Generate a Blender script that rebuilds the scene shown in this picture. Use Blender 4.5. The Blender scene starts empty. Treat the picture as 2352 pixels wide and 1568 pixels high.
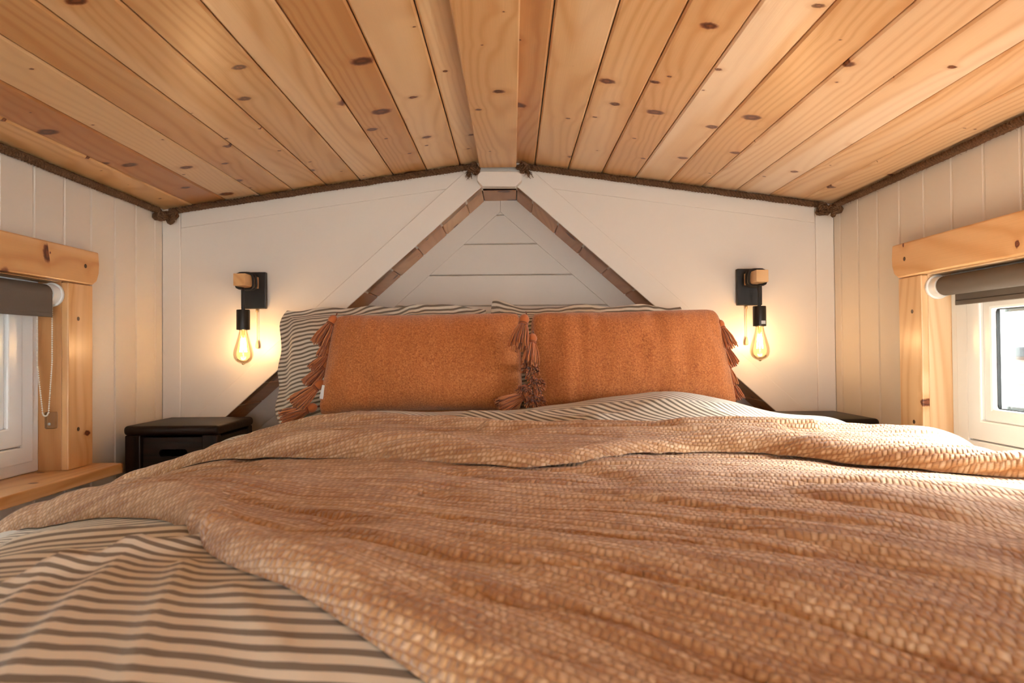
import bpy, bmesh, math, random
import numpy as np
from mathutils import Matrix, Vector, geometry

random.seed(7)
sc = bpy.context.scene
col = sc.collection

# ------------------------------------------------------------------ camera
# The camera is the origin: x right, y towards the headboard wall, z up.
F = 1568.0
PITCH, YAW, ROLL = math.atan(22 / F), 0.0, math.radians(0.5)
cam_data = bpy.data.cameras.new('camera')
cam_data.sensor_width = 36.0
cam_data.lens = 36.0 * F / 2352.0
cam_data.clip_start = 0.02
cam = bpy.data.objects.new('camera', cam_data)
col.objects.link(cam)
CR = (Matrix.Rotation(YAW, 3, 'Z') @ Matrix.Rotation(math.pi / 2 + PITCH, 3, 'X') @ Matrix.Rotation(-ROLL, 3, 'Z'))
cam.matrix_world = CR.to_4x4()
cam_data.dof.use_dof = True
cam_data.dof.focus_distance = 2.0
cam_data.dof.aperture_fstop = 8.0
sc.camera = cam

# ------------------------------------------------------------------ light
world = bpy.data.worlds.new('overcast_sky')
sc.world = world
world.use_nodes = True
wn = world.node_tree
bg = wn.nodes['Background']
bg.inputs['Color'].default_value = (0.93, 0.965, 1.0, 1)
bg.inputs['Strength'].default_value = 22.0
sun_d = bpy.data.lights.new('hazy_sun', 'SUN')
sun_d.energy = 66.0
sun_d.angle = math.radians(28)
sun_d.color = (1.0, 0.985, 0.96)
sun = bpy.data.objects.new('hazy_sun', sun_d)
sun.rotation_euler = Vector((-0.85, 0.12, -0.43)).to_track_quat('-Z', 'Y').to_euler()
col.objects.link(sun)
BULB_W = 1.45
sc.view_settings.view_transform = 'Standard'
sc.view_settings.look = 'None'
sc.view_settings.gamma = 1.0
sc.view_settings.use_curve_mapping = False
sc.view_settings.exposure = 0.0


# ------------------------------------------------------------------ pixel helpers
def ray(px, py):
    return CR @ Vector(((px - 1176) / F, (784 - py) / F, -1.0))


def P(px, py, y):                 # the point of a pixel's ray at depth y
    d = ray(px, py)
    return d * (y / d.y)


def PX(px, py, x):                # on a plane x = const
    d = ray(px, py)
    return d * (x / d.x)


def PZ(px, py, z):                # on a level plane
    d = ray(px, py)
    return d * (z / d.z)


D = 2.387                         # headboard wall
XL = P(374, 730, D).x             # side walls
XR = P(1917, 730, D).x
XC = (XL + XR) / 2
ZE = (P(373, 478, D).z + P(1917, 472, D).z) / 2     # eaves
ZRIDGE = ZE + 0.139 * (XR - XL) / 2                 # ridge line of the two slopes
SL = (ZRIDGE - ZE) / ((XR - XL) / 2)
ZF = -0.62                        # loft floor
ZG = -2.75                        # ground floor
YB = -3.0                         # far end of the house, behind the camera
BW = 0.1185                       # board cover width


def ceil_z(x):
    return ZRIDGE - SL * abs(x - XC)


# ------------------------------------------------------------------ mesh helpers
def link(o, parent=None):
    col.objects.link(o)
    if parent is not None:
        o.parent = parent
        o.matrix_parent_inverse = parent.matrix_basis.inverted()
    return o


def mesh_from(name, verts, faces, mat, parent=None, smooth=False, M=None, uv=None):
    me = bpy.data.meshes.new(name)
    me.from_pydata([tuple(v) for v in verts], [], [tuple(f) for f in faces])
    me.update()
    if smooth:
        me.polygons.foreach_set('use_smooth', [True] * len(me.polygons))
    if uv is not None:
        l = me.uv_layers.new(name='UVMap')
        vi = np.empty(len(me.loops), dtype=np.int32)
        me.loops.foreach_get('vertex_index', vi)
        l.data.foreach_set('uv', np.asarray(uv, dtype=np.float32)[vi].ravel())
    me.materials.append(mat)
    o = bpy.data.objects.new(name, me)
    if M is not None:
        o.matrix_basis = M
    return link(o, parent)


def bm_obj(name, bm, mat, parent=None, smooth=False, M=None):
    bmesh.ops.recalc_face_normals(bm, faces=bm.faces)
    me = bpy.data.meshes.new(name)
    bm.to_mesh(me)
    bm.free()
    if smooth:
        me.polygons.foreach_set('use_smooth', [True] * len(me.polygons))
    me.materials.append(mat)
    o = bpy.data.objects.new(name, me)
    if M is not None:
        o.matrix_basis = M
    return link(o, parent)


def frame(X, Y, Z, t):
    M = Matrix.Identity(4)
    for i in range(3):
        M[i][0], M[i][1], M[i][2], M[i][3] = X[i], Y[i], Z[i], t[i]
    return M


def box(name, lo, hi, mat, parent=None, bevel=0.0, seg=2, smooth=False):
    lo, hi = Vector(lo), Vector(hi)
    c = (lo + hi) / 2
    s = hi - lo
    bm = bmesh.new()
    bmesh.ops.create_cube(bm, size=1.0)
    for v in bm.verts:
        v.co = Vector((v.co.x * s.x, v.co.y * s.y, v.co.z * s.z))
    if bevel > 0:
        bmesh.ops.bevel(bm, geom=bm.edges[:], offset=bevel, segments=seg, profile=0.5, affect='EDGES')
    return bm_obj(name, bm, mat, parent, smooth, Matrix.Translation(c))


plank_cache = {}


def plank(name, L, W, T, mat, parent, M, ch=0.003, gap=0.0012, colr=None):
    """board: local x = length, y = width, z = thickness, seen face at z=0 with V-chamfered edges"""
    key = (round(L, 4), round(W, 4), round(T, 4), ch, gap, mat.name)
    if key not in plank_cache:
        prof = [(gap / 2, ch), (gap / 2 + ch, 0), (W - gap / 2 - ch, 0), (W - gap / 2, ch), (W - gap / 2, T), (gap / 2, T)]
        vs = [(0, y, z) for y, z in prof] + [(L, y, z) for y, z in prof]
        n = len(prof)
        fs = [(i, (i + 1) % n, n + (i + 1) % n, n + i) for i in range(n)]
        fs += [tuple(range(n))[::-1], tuple(range(n, 2 * n))]
        bm = bmesh.new()
        bv = [bm.verts.new(v) for v in vs]
        for f in fs:
            bm.faces.new([bv[i] for i in f])
        bmesh.ops.recalc_face_normals(bm, faces=bm.faces)
        me = bpy.data.meshes.new(name)
        bm.to_mesh(me)
        bm.free()
        me.materials.append(mat)
        plank_cache[key] = me
    o = bpy.data.objects.new(name, plank_cache[key])
    o.matrix_basis = M
    if colr:
        o.color = (*colr, 1)
    return link(o, parent)


def prism(name, outline, holes, T, M, mat, parent=None, bevel=0.0):
    """flat outline (with holes) in local xy, thickness along +z"""
    loops = [outline] + list(holes)
    tri = geometry.tessellate_polygon([[Vector((p[0], p[1], 0)) for p in l] for l in loops])
    flat = [p for l in loops for p in l]
    n = len(flat)
    vs = [(p[0], p[1], 0) for p in flat] + [(p[0], p[1], T) for p in flat]
    fs = [t for t in tri] + [tuple(n + i for i in t) for t in tri]
    k = 0
    for l in loops:
        m = len(l)
        fs += [(k + i, k + (i + 1) % m, n + k + (i + 1) % m, n + k + i) for i in range(m)]
        k += m
    bm = bmesh.new()
    bv = [bm.verts.new(v) for v in vs]
    for f in fs:
        try:
            bm.faces.new([bv[i] for i in f])
        except ValueError:
            pass
    bmesh.ops.recalc_face_normals(bm, faces=bm.faces)
    if bevel > 0:
        es = [e for e in bm.edges if len(e.link_faces) == 2 and e.calc_face_angle(0) > 0.6]
        bmesh.ops.bevel(bm, geom=es, offset=bevel, segments=2, profile=0.5, affect='EDGES')
    return bm_obj(name, bm, mat, parent, False, M)


def tube_data(path, r, n=8, closed=False, caps=True):
    path = [Vector(p) for p in path]
    N = len(path)
    rs = r if hasattr(r, '__len__') else [r] * N
    vs, fs = [], []
    t0 = (path[1] - path[0]).normalized()
    up = Vector((0, 0, 1)) if abs(t0.z) < 0.9 else Vector((1, 0, 0))
    u = (up - t0 * up.dot(t0)).normalized()
    for i in range(N):
        if closed:
            t = (path[(i + 1) % N] - path[i - 1]).normalized()
        else:
            t = (path[min(i + 1, N - 1)] - path[max(i - 1, 0)]).normalized()
        u = (u - t * u.dot(t)).normalized()
        v = t.cross(u)
        for k in range(n):
            a = 2 * math.pi * k / n
            vs.append(path[i] + (u * math.cos(a) + v * math.sin(a)) * rs[i])
    for i in range(N if closed else N - 1):
        j = (i + 1) % N
        for k in range(n):
            fs.append((i * n + k, i * n + (k + 1) % n, j * n + (k + 1) % n, j * n + k))
    if caps and not closed:
        fs.append(tuple(range(n))[::-1])
        fs.append(tuple(range((N - 1) * n, N * n)))
    return vs, fs


def merge(parts):
    V, Fc = [], []
    for vs, fs in parts:
        k = len(V)
        V += list(vs)
        Fc += [tuple(i + k for i in f) for f in fs]
    return V, Fc


def tube(name, path, r, mat, parent=None, n=8, closed=False):
    vs, fs = tube_data(path, r, n, closed)
    return mesh_from(name, vs, fs, mat, parent, True)


def lathe_data(prof, n=20, c=(0, 0, 0)):
    vs, fs = [], []
    m = len(prof)
    for k in range(n):
        a = 2 * math.pi * k / n
        for r, z in prof:
            vs.append((c[0] + r * math.cos(a), c[1] + r * math.sin(a), c[2] + z))
    for k in range(n):
        j = (k + 1) % n
        for i in range(m - 1):
            fs.append((k * m + i, j * m + i, j * m + i + 1, k * m + i + 1))
    fs.append(tuple(k * m for k in range(n))[::-1])
    fs.append(tuple(k * m + m - 1 for k in range(n)))
    return vs, fs


def ball_data(c, r, n=6, m=5, sz=1.0):
    c = Vector(c)
    vs = [c + Vector((0, 0, r * sz))]
    for i in range(1, m):
        th = math.pi * i / m
        for k in range(n):
            a = 2 * math.pi * k / n
            vs.append(c + Vector((r * math.sin(th) * math.cos(a), r * math.sin(th) * math.sin(a), r * sz * math.cos(th))))
    vs.append(c + Vector((0, 0, -r * sz)))
    fs = [(0, 1 + k, 1 + (k + 1) % n) for k in range(n)]
    for i in range(m - 2):
        for k in range(n):
            a = 1 + i * n
            fs.append((a + k, a + n + k, a + n + (k + 1) % n, a + (k + 1) % n))
    a = 1 + (m - 2) * n
    fs += [(a + k, len(vs) - 1, a + (k + 1) % n) for k in range(n)]
    return vs, fs


def empty(name, loc=(0, 0, 0)):
    o = bpy.data.objects.new(name, None)
    o.location = loc
    col.objects.link(o)
    o.matrix_basis = Matrix.Translation(Vector(loc))
    o.empty_display_size = 0.05
    return o


def tag(o, label, cat, group=None, kind=None):
    o['label'] = label
    o['category'] = cat
    if group:
        o['group'] = group
    if kind:
        o['kind'] = kind
    return o


# ------------------------------------------------------------------ materials
class NT:
    def __init__(s, name):
        s.m = bpy.data.materials.new(name)
        s.m.use_nodes = True
        s.t = s.m.node_tree
        s.b = s.t.nodes['Principled BSDF']
        s.out = s.t.nodes['Material Output']

    def n(s, kind, **kw):
        nd = s.t.nodes.new('ShaderNode' + kind)
        for k, v in kw.items():
            setattr(nd, k, v)
        return nd

    def l(s, a, b):
        s.t.links.new(a, b)

    def set(s, sock, v):
        if isinstance(v, bpy.types.NodeSocket):
            s.l(v, sock)
        else:
            sock.default_value = v

    def math(s, op, a, b=0.0, c=0.0, clamp=False):
        nd = s.n('Math', operation=op, use_clamp=clamp)
        for i, v in enumerate((a, b, c)):
            s.set(nd.inputs[i], v)
        return nd.outputs[0]

    def ramp(s, fac, stops, interp='LINEAR'):
        nd = s.n('ValToRGB')
        nd.color_ramp.interpolation = interp
        e = nd.color_ramp.elements
        while len(e) < len(stops):
            e.new(0.5)
        for i, (p, c) in enumerate(stops):
            e[i].position = p
            e[i].color = (*c, 1) if len(c) == 3 else c
        s.l(fac, nd.inputs[0])
        return nd.outputs[0]

    def mix(s, fac, a, b, mode='MIX'):
        nd = s.n('Mix', data_type='RGBA', blend_type=mode)
        s.set(nd.inputs[0], fac)
        for i, v in ((6, a), (7, b)):
            s.set(nd.inputs[i], v if isinstance(v, bpy.types.NodeSocket) or len(v) == 4 else (*v, 1))
        return nd.outputs[2]

    def noise(s, vec, scale, detail=2.0, rough=0.5, dist=0.0):
        nd = s.n('TexNoise')
        if vec is not None:
            s.l(vec, nd.inputs['Vector'])
        nd.inputs['Scale'].default_value = scale
        nd.inputs['Detail'].default_value = detail
        nd.inputs['Roughness'].default_value = rough
        nd.inputs['Distortion'].default_value = dist
        return nd.outputs['Fac']

    def vmul(s, vec, v):
        nd = s.n('VectorMath', operation='MULTIPLY')
        s.l(vec, nd.inputs[0])
        nd.inputs[1].default_value = v
        return nd.outputs[0]

    def vadd(s, vec, v):
        nd = s.n('VectorMath', operation='ADD')
        s.l(vec, nd.inputs[0])
        s.set(nd.inputs[1], v)
        return nd.outputs[0]

    def bump(s, h, strength=0.3, dist=0.01):
        nd = s.n('Bump')
        nd.inputs['Strength'].default_value = strength
        nd.inputs['Distance'].default_value = dist
        s.l(h, nd.inputs['Height'])
        s.l(nd.outputs[0], s.b.inputs['Normal'])
        return nd

    def base(s, c):
        s.set(s.b.inputs['Base Color'], c if isinstance(c, bpy.types.NodeSocket) or len(c) == 4 else (*c, 1))

    def p(s, **kw):
        for k, v in kw.items():
            s.b.inputs[k.replace('_', ' ')].default_value = v


def pine(name, light=(0.80, 0.50, 0.25), ring=(0.60, 0.29, 0.105), knot=(0.105, 0.026, 0.009), rough=0.30,
         knots=1.0, ringfreq=78.0, use_color=True):
    t = NT(name)
    tc = t.n('TexCoord').outputs['Object']
    oi = t.n('ObjectInfo')
    rnd = oi.outputs['Random']
    off = t.n('CombineXYZ')
    t.l(t.math('MULTIPLY', rnd, 37.0), off.inputs[0])
    t.l(t.math('MULTIPLY', rnd, 91.0), off.inputs[1])
    t.l(t.math('MULTIPLY', rnd, 53.0), off.inputs[2])
    p = t.vadd(tc, off.outputs[0])
    # knots: points scattered along the board
    vor = t.n('TexVoronoi', voronoi_dimensions='2D', feature='F1')
    t.l(t.vmul(p, (6.6, 5.0, 1.0)), vor.inputs['Vector'])
    vor.inputs['Scale'].default_value = 1.0
    vor.inputs['Randomness'].default_value = 1.0
    d = vor.outputs['Distance']
    wob = t.noise(p, 45.0, 3.0, 0.65)
    d = t.math('ADD', d, t.math('MULTIPLY', t.math('SUBTRACT', wob, 0.5), 0.09))
    sz = t.n('SeparateColor')
    t.l(vor.outputs['Color'], sz.inputs[0])
    size = t.math('MULTIPLY_ADD', t.math('POWER', sz.outputs[0], 2.4), 0.125 * knots, 0.012 * knots)
    kd = t.math('DIVIDE', d, size)
    kmask = t.n('MapRange', interpolation_type='SMOOTHSTEP')
    t.l(kd, kmask.inputs[0])
    kmask.inputs[1].default_value, kmask.inputs[2].default_value = 0.75, 1.15
    kmask.inputs[3].default_value, kmask.inputs[4].default_value = 1.0, 0.0
    # growth rings: contour lines of a stretched noise field, bent around the knots
    f1 = t.noise(t.vmul(p, (0.75, 5.0, 5.0)), 1.0, 1.0, 0.4)
    f2 = t.noise(t.vmul(p, (3.0, 30.0, 30.0)), 1.0, 2.0, 0.5)
    bend = t.math('EXPONENT', t.math('MULTIPLY', t.math('POWER', t.math('DIVIDE', d, 0.20), 2.0), -1.0))
    fld = t.math('ADD', t.math('MULTIPLY', f1, ringfreq), t.math('MULTIPLY', bend, 2.2))
    fld = t.math('ADD', fld, t.math('MULTIPLY', f2, 1.6))
    sy = t.n('SeparateXYZ')
    t.l(p, sy.inputs[0])
    fld = t.math('ADD', fld, t.math('MULTIPLY', sy.outputs[1], 190.0))
    wv = t.math('MULTIPLY_ADD', t.math('SINE', fld), 0.5, 0.5)
    wv = t.math('POWER', wv, 2.2)
    fib = t.noise(t.vmul(p, (6.0, 420.0, 420.0)), 1.0, 2.0, 0.6)
    broad = t.noise(t.vmul(p, (0.5, 9.0, 9.0)), 1.0, 2.0, 0.5)
    c = t.mix(t.math('MULTIPLY', wv, 0.62), light, ring)
    c = t.mix(t.math('MULTIPLY', t.math('SUBTRACT', broad, 0.40, clamp=True), 1.5), c, (light[0] * .86, light[1] * .72, light[2] * .58))
    c = t.mix(t.math('MULTIPLY', fib, 0.30), c, (light[0] * .6, light[1] * .5, light[2] * .42), 'MIX')
    sap = t.n('MapRange', interpolation_type='SMOOTHSTEP')
    t.l(t.noise(t.vmul(p, (0.22, 7.0, 7.0)), 1.0, 1.0, 0.4), sap.inputs[0])
    sap.inputs[1].default_value, sap.inputs[2].default_value = 0.56, 0.62
    sap.inputs[3].default_value, sap.inputs[4].default_value = 0.0, 0.5
    c = t.mix(sap.outputs[0], c, (min(.9, light[0] * 1.08), light[1] * 1.22, light[2] * 1.5))
    halo = t.n('MapRange', interpolation_type='SMOOTHSTEP')
    t.l(kd, halo.inputs[0])
    halo.inputs[1].default_value, halo.inputs[2].default_value = 0.9, 2.6
    halo.inputs[3].default_value, halo.inputs[4].default_value = 0.42, 0.0
    c = t.mix(halo.outputs[0], c, ring)
    inner = t.math('MULTIPLY_ADD', t.math('SINE', t.math('MULTIPLY', kd, 9.0)), 0.5, 0.5)
    kc = t.mix(inner, knot, (knot[0] * 2.2, knot[1] * 2.6, knot[2] * 2.6))
    c = t.mix(kmask.outputs[0], c, kc)
    if use_color:
        c = t.mix(1.0, c, oi.outputs['Color'], 'MULTIPLY')
    t.base(c)
    t.p(Roughness=rough)
    t.b.inputs['Specular IOR Level'].default_value = 0.4
    t.bump(t.math('ADD', t.math('MULTIPLY', wv, 0.4), fib), 0.12, 0.002)
    return t.m


M_PINE = pine('pine')
M_SHADEPINE = M_PINE


def simple(name, c, rough=0.5, metal=0.0, nscale=0.0, nstr=0.1, **kw):
    t = NT(name)
    tc = t.n('TexCoord').outputs['Object']
    nz = t.noise(tc, nscale or 30.0, 3.0, 0.6)
    t.base(t.mix(t.math('MULTIPLY', nz, 0.10), c, tuple(x * 0.8 for x in c)))
    t.p(Roughness=rough, Metallic=metal)
    if nscale:
        t.bump(nz, nstr, 0.002)
    for k, v in kw.items():
        t.b.inputs[k.replace('_', ' ')].default_value = v
    return t.m


def painted(name, c):
    t = NT(name)
    tc = t.n('TexCoord').outputs['Object']
    g = t.noise(t.vmul(tc, (3.0, 60.0, 60.0)), 1.0, 3.0, 0.6)
    b = t.noise(tc, 2.0, 2.0, 0.5)
    t.base(t.mix(t.math('MULTIPLY', b, 0.15), c, tuple(x * 0.9 for x in c)))
    t.p(Roughness=0.42)
    t.bump(g, 0.06, 0.002)
    return t.m


M_WHITE = painted('painted_boards', (0.73, 0.655, 0.58))
M_WHITE2 = painted('painted_panel', (0.77, 0.70, 0.63))
M_PVC = simple('white_plastic', (0.84, 0.85, 0.85), 0.28)
M_GASKET = simple('black_rubber', (0.012, 0.012, 0.012), 0.6)
M_SPACER = simple('grey_spacer', (0.42, 0.44, 0.42), 0.4, 0.4)
M_BLACK = simple('matt_black_metal', (0.008, 0.007, 0.007), 0.42, 0.0, 200.0, 0.05)
M_CORD = simple('black_cord', (0.012, 0.010, 0.010), 0.6, 0.0, 400.0, 0.3)
M_STICKER = simple('pale_sticker', (0.75, 0.75, 0.75), 0.5)
M_BRASS = simple('brass', (0.75, 0.52, 0.28), 0.35, 0.7)
M_KNOB = simple('pale_wood_knob', (0.70, 0.48, 0.27), 0.5)
M_DARKPLUG = simple('dark_screw_plug', (0.10, 0.055, 0.03), 0.6)
M_BEADS = simple('white_beads', (0.82, 0.78, 0.70), 0.35)
M_BLIND = simple('taupe_blind_fabric', (0.125, 0.098, 0.078), 0.85, 0.0, 500.0, 0.2)
M_CORE = simple('wall_core', (0.72, 0.69, 0.64), 0.8)
M_FLOORW = pine('floor_boards', light=(0.52, 0.30, 0.14), ring=(0.36, 0.17, 0.06))
M_MATTRESS = simple('mattress_cotton', (0.72, 0.70, 0.66), 0.9, 0.0, 300.0, 0.2)
M_GROUND = simple('pale_gravel', (0.46, 0.44, 0.41), 0.9, 0.0, 20.0, 0.5)
M_SHED = simple('pink_cladding', (0.62, 0.40, 0.32), 0.8, 0.0, 40.0, 0.3)
M_FENCE = simple('dull_green_render', (0.16, 0.18, 0.16), 0.9, 0.0, 30.0, 0.3)
M_SLATE = simple('dark_roof_edge', (0.06, 0.06, 0.065), 0.6)


def stained():
    t = NT('dark_stained_wood')
    tc = t.n('TexCoord').outputs['Object']
    g = t.noise(t.vmul(tc, (4.0, 60.0, 60.0)), 1.0, 3.0, 0.6, 0.3)
    t.base(t.ramp(g, [(0.3, (0.006, 0.0035, 0.0025)), (0.75, (0.026, 0.013, 0.007))]))
    t.p(Roughness=0.42)
    t.b.inputs['Specular IOR Level'].default_value = 0.22
    t.bump(g, 0.25, 0.003)
    return t.m


M_STAIN = stained()


def rope_mat():
    t = NT('jute_rope')
    tc = t.n('TexCoord').outputs['Object']
    g = t.noise(tc, 260.0, 3.0, 0.7)
    t.base(t.ramp(g, [(0.25, (0.040, 0.018, 0.008)), (0.55, (0.15, 0.072, 0.032)), (0.85, (0.30, 0.16, 0.08))]))
    t.p(Roughness=0.9)
    t.bump(g, 0.8, 0.004)
    return t.m


M_ROPE = rope_mat()


def stripe_mat():
    t = NT('striped_ticking')
    uv = t.n('TexCoord').outputs['UV']
    sx = t.n('SeparateXYZ')
    t.l(uv, sx.inputs[0])
    nz = t.noise(t.vmul(uv, (0.25, 0.8, 1)), 1.0, 2.0)
    v = t.math('ADD', sx.outputs[1], t.math('MULTIPLY', nz, 0.15))
    fr = t.math('FRACT', v)
    tri = t.math('ABSOLUTE', t.math('SUBTRACT', fr, 0.5))
    fac = t.n('MapRange', interpolation_type='SMOOTHSTEP')
    t.l(tri, fac.inputs[0])
    fac.inputs[1].default_value, fac.inputs[2].default_value = 0.235, 0.31
    weave = t.noise(t.vmul(uv, (30, 30, 1)), 1.0, 2.0)
    dark = t.mix(weave, (0.15, 0.115, 0.082), (0.23, 0.18, 0.13))
    c = t.mix(fac.outputs[0], (0.76, 0.675, 0.555), dark)
    t.base(c)
    t.p(Roughness=0.85)
    t.b.inputs['Sheen Weight'].default_value = 0.25
    t.bump(weave, 0.15, 0.002)
    return t.m


M_STRIPE = stripe_mat()


def blanket_mat():
    """soft basket weave: rows of raised light squares, thread streaks and slow bands along the rows"""
    t = NT('waffle_weave_blanket')
    uv = t.n('TexCoord').outputs['UV']
    w1 = t.noise(t.vmul(uv, (0.30, 0.30, 1)), 1.0, 2.0)
    w2 = t.noise(t.vmul(uv, (0.23, 0.5, 1)), 1.3, 2.0)
    sx = t.n('SeparateXYZ')
    t.l(uv, sx.inputs[0])
    v = t.math('ADD', sx.outputs[1], t.math('MULTIPLY', w2, 1.2))
    row = t.math('FLOOR', v)
    u = t.math('ADD', t.math('ADD', sx.outputs[0], t.math('MULTIPLY', w1, 1.2)), t.math('MULTIPLY', row, 0.5))
    su = t.math('ABSOLUTE', t.math('SINE', t.math('MULTIPLY', u, math.pi)))
    sv = t.math('ABSOLUTE', t.math('SINE', t.math('MULTIPLY', v, math.pi)))
    h = t.math('MULTIPLY', t.math('POWER', su, 0.6), t.math('POWER', sv, 0.6))
    cellv = t.n('CombineXYZ')
    t.l(t.math('FLOOR', u), cellv.inputs[0])
    t.l(row, cellv.inputs[1])
    wn_ = t.n('TexWhiteNoise', noise_dimensions='2D')
    t.l(cellv.outputs[0], wn_.inputs['Vector'])
    rnd = wn_.outputs['Value']
    thread = t.noise(t.vmul(uv, (1.2, 11.0, 1)), 1.0, 3.0, 0.7)
    band = t.noise(t.vmul(uv, (0.022, 0.34, 1)), 1.0, 3.0, 0.65)
    patch = t.noise(t.vmul(uv, (0.09, 0.16, 1)), 1.0, 3.0, 0.6)
    lift = t.math('MULTIPLY', h, t.math('MULTIPLY_ADD', rnd, 0.75, 0.25))
    f = t.math('ADD', t.math('MULTIPLY', lift, 0.62), t.math('MULTIPLY', t.math('SUBTRACT', thread, 0.5), 0.55))
    f = t.math('ADD', f, t.math('MULTIPLY', t.math('SUBTRACT', band, 0.5), 1.3))
    f = t.math('ADD', f, t.math('MULTIPLY', t.math('SUBTRACT', patch, 0.5), 0.5))
    c = t.ramp(f, [(0.0, (0.43, 0.185, 0.062)), (0.28, (0.62, 0.34, 0.155)), (0.58, (0.82, 0.565, 0.35)), (1.0, (0.92, 0.74, 0.56))])
    t.base(c)
    t.p(Roughness=0.9)
    t.b.inputs['Sheen Weight'].default_value = 0.45
    t.b.inputs['Sheen Roughness'].default_value = 0.45
    hh = t.math('ADD', h, t.math('MULTIPLY', thread, 0.5))
    hh = t.math('ADD', hh, t.math('MULTIPLY', band, 1.2))
    t.bump(hh, 0.75, 0.0035)
    return t.m


M_BLANKET = blanket_mat()


def cushion_mat():
    t = NT('rust_chenille')
    tc = t.n('TexCoord').outputs['Object']
    fine = t.noise(tc, 240.0, 3.0, 0.75)
    slub = t.noise(t.vmul(tc, (140.0, 10.0, 10.0)), 1.0, 3.0, 0.6)
    c = t.ramp(fine, [(0.30, (0.24, 0.055, 0.010)), (0.52, (0.50, 0.155, 0.034)), (0.78, (0.72, 0.29, 0.095))])
    c = t.mix(t.math('MULTIPLY', t.math('SUBTRACT', slub, 0.42, clamp=True), 1.6), c, (0.42, 0.11, 0.02))
    t.base(c)
    t.p(Roughness=0.9)
    t.b.inputs['Sheen Weight'].default_value = 0.55
    t.b.inputs['Sheen Tint'].default_value = (1.0, 0.78, 0.66, 1)
    t.bump(t.math('ADD', fine, t.math('MULTIPLY', slub, 0.6)), 0.5, 0.003)
    return t.m


M_CUSHION = cushion_mat()


def yarn_mat():
    t = NT('rust_yarn')
    rnd = t.n('NewGeometry').outputs['Random Per Island']
    t.base(t.ramp(rnd, [(0.0, (0.15, 0.028, 0.006)), (0.5, (0.42, 0.10, 0.02)), (1.0, (0.64, 0.215, 0.06))]))
    t.p(Roughness=0.9)
    t.b.inputs['Sheen Weight'].default_value = 0.3
    return t.m


M_YARN = yarn_mat()


def pane_mat(name, tint, gloss=0.06):
    t = NT(name)
    tr = t.n('BsdfTransparent')
    tr.inputs[0].default_value = (*tint, 1)
    gl = t.n('BsdfGlossy')
    gl.inputs['Roughness'].default_value = 0.02
    mx = t.n('MixShader')
    fr = t.n('Fresnel')
    fr.inputs[0].default_value = 1.45
    t.l(t.math('MULTIPLY', fr.outputs[0], gloss * 10, clamp=True), mx.inputs[0])
    t.l(tr.outputs[0], mx.inputs[1])
    t.l(gl.outputs[0], mx.inputs[2])
    t.l(mx.outputs[0], t.out.inputs[0])
    return t.m


M_PANE = pane_mat('window_glass', (0.97, 0.985, 0.98))
M_BULB = pane_mat('amber_glass', (0.985, 0.90, 0.74), 0.07)
M_CLEAR = pane_mat('clear_plastic', (0.92, 0.91, 0.88), 0.12)


def emit(name, c, s):
    t = NT(name)
    t.base((0, 0, 0))
    t.b.inputs['Emission Color'].default_value = (*c, 1)
    t.b.inputs['Emission Strength'].default_value = s
    return t.m


M_FIL = emit('lit_filament', (1.0, 0.74, 0.42), 160.0)

# ------------------------------------------------------------------ numpy noise
_rng = np.random.RandomState(11)
_perm = np.concatenate([_rng.permutation(256)] * 2)
_grad = np.stack([np.cos(np.arange(256) * 2.399963), np.sin(np.arange(256) * 2.399963)], 1)


def pnoise(x, y):
    x, y = np.asarray(x, float), np.asarray(y, float)
    xi, yi = np.floor(x).astype(int), np.floor(y).astype(int)
    xf, yf = x - xi, y - yi
    u, v = xf * xf * xf * (xf * (xf * 6 - 15) + 10), yf * yf * yf * (yf * (yf * 6 - 15) + 10)

    def g(ix, iy, fx, fy):
        h = _perm[(_perm[ix & 255] + (iy & 255)) & 511]
        return _grad[h, 0] * fx + _grad[h, 1] * fy
    a = g(xi, yi, xf, yf)
    b = g(xi + 1, yi, xf - 1, yf)
    c = g(xi, yi + 1, xf, yf - 1)
    d = g(xi + 1, yi + 1, xf - 1, yf - 1)
    return (a + u * (b - a)) * (1 - v) + (c + u * (d - c)) * v


def sstep(a, b, x):
    t = np.clip((x - a) / (b - a), 0, 1)
    return t * t * (3 - 2 * t)


def grid_faces(nu, nv, off=0, flip=False):
    i = np.arange(nu - 1)[:, None] * nv + np.arange(nv - 1)[None, :]
    q = np.stack([i, i + nv, i + nv + 1, i + 1], -1).reshape(-1, 4) + off
    return q[:, ::-1] if flip else q


def np_mesh(name, V, Q, mat, parent=None, uv=None, smooth=True, M=None):
    me = bpy.data.meshes.new(name)
    V = np.ascontiguousarray(V, dtype=np.float32)
    Q = np.ascontiguousarray(Q, dtype=np.int32)
    me.vertices.add(len(V))
    me.vertices.foreach_set('co', V.ravel())
    me.loops.add(Q.size)
    me.loops.foreach_set('vertex_index', Q.ravel())
    me.polygons.add(len(Q))
    me.polygons.foreach_set('loop_start', np.arange(0, Q.size, 4, dtype=np.int32))
    me.polygons.foreach_set('use_smooth', np.full(len(Q), smooth))
    if uv is not None:
        l = me.uv_layers.new(name='UVMap')
        l.data.foreach_set('uv', np.asarray(uv, dtype=np.float32)[Q.ravel()].ravel())
    me.update(calc_edges=True)
    me.validate()
    me.materials.append(mat)
    o = bpy.data.objects.new(name, me)
    if M is not None:
        o.matrix_basis = M
    return link(o, parent)


# ------------------------------------------------------------------ STRUCTURE
XYZ = (Vector((1, 0, 0)), Vector((0, 1, 0)), Vector((0, 0, 1)))

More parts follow.
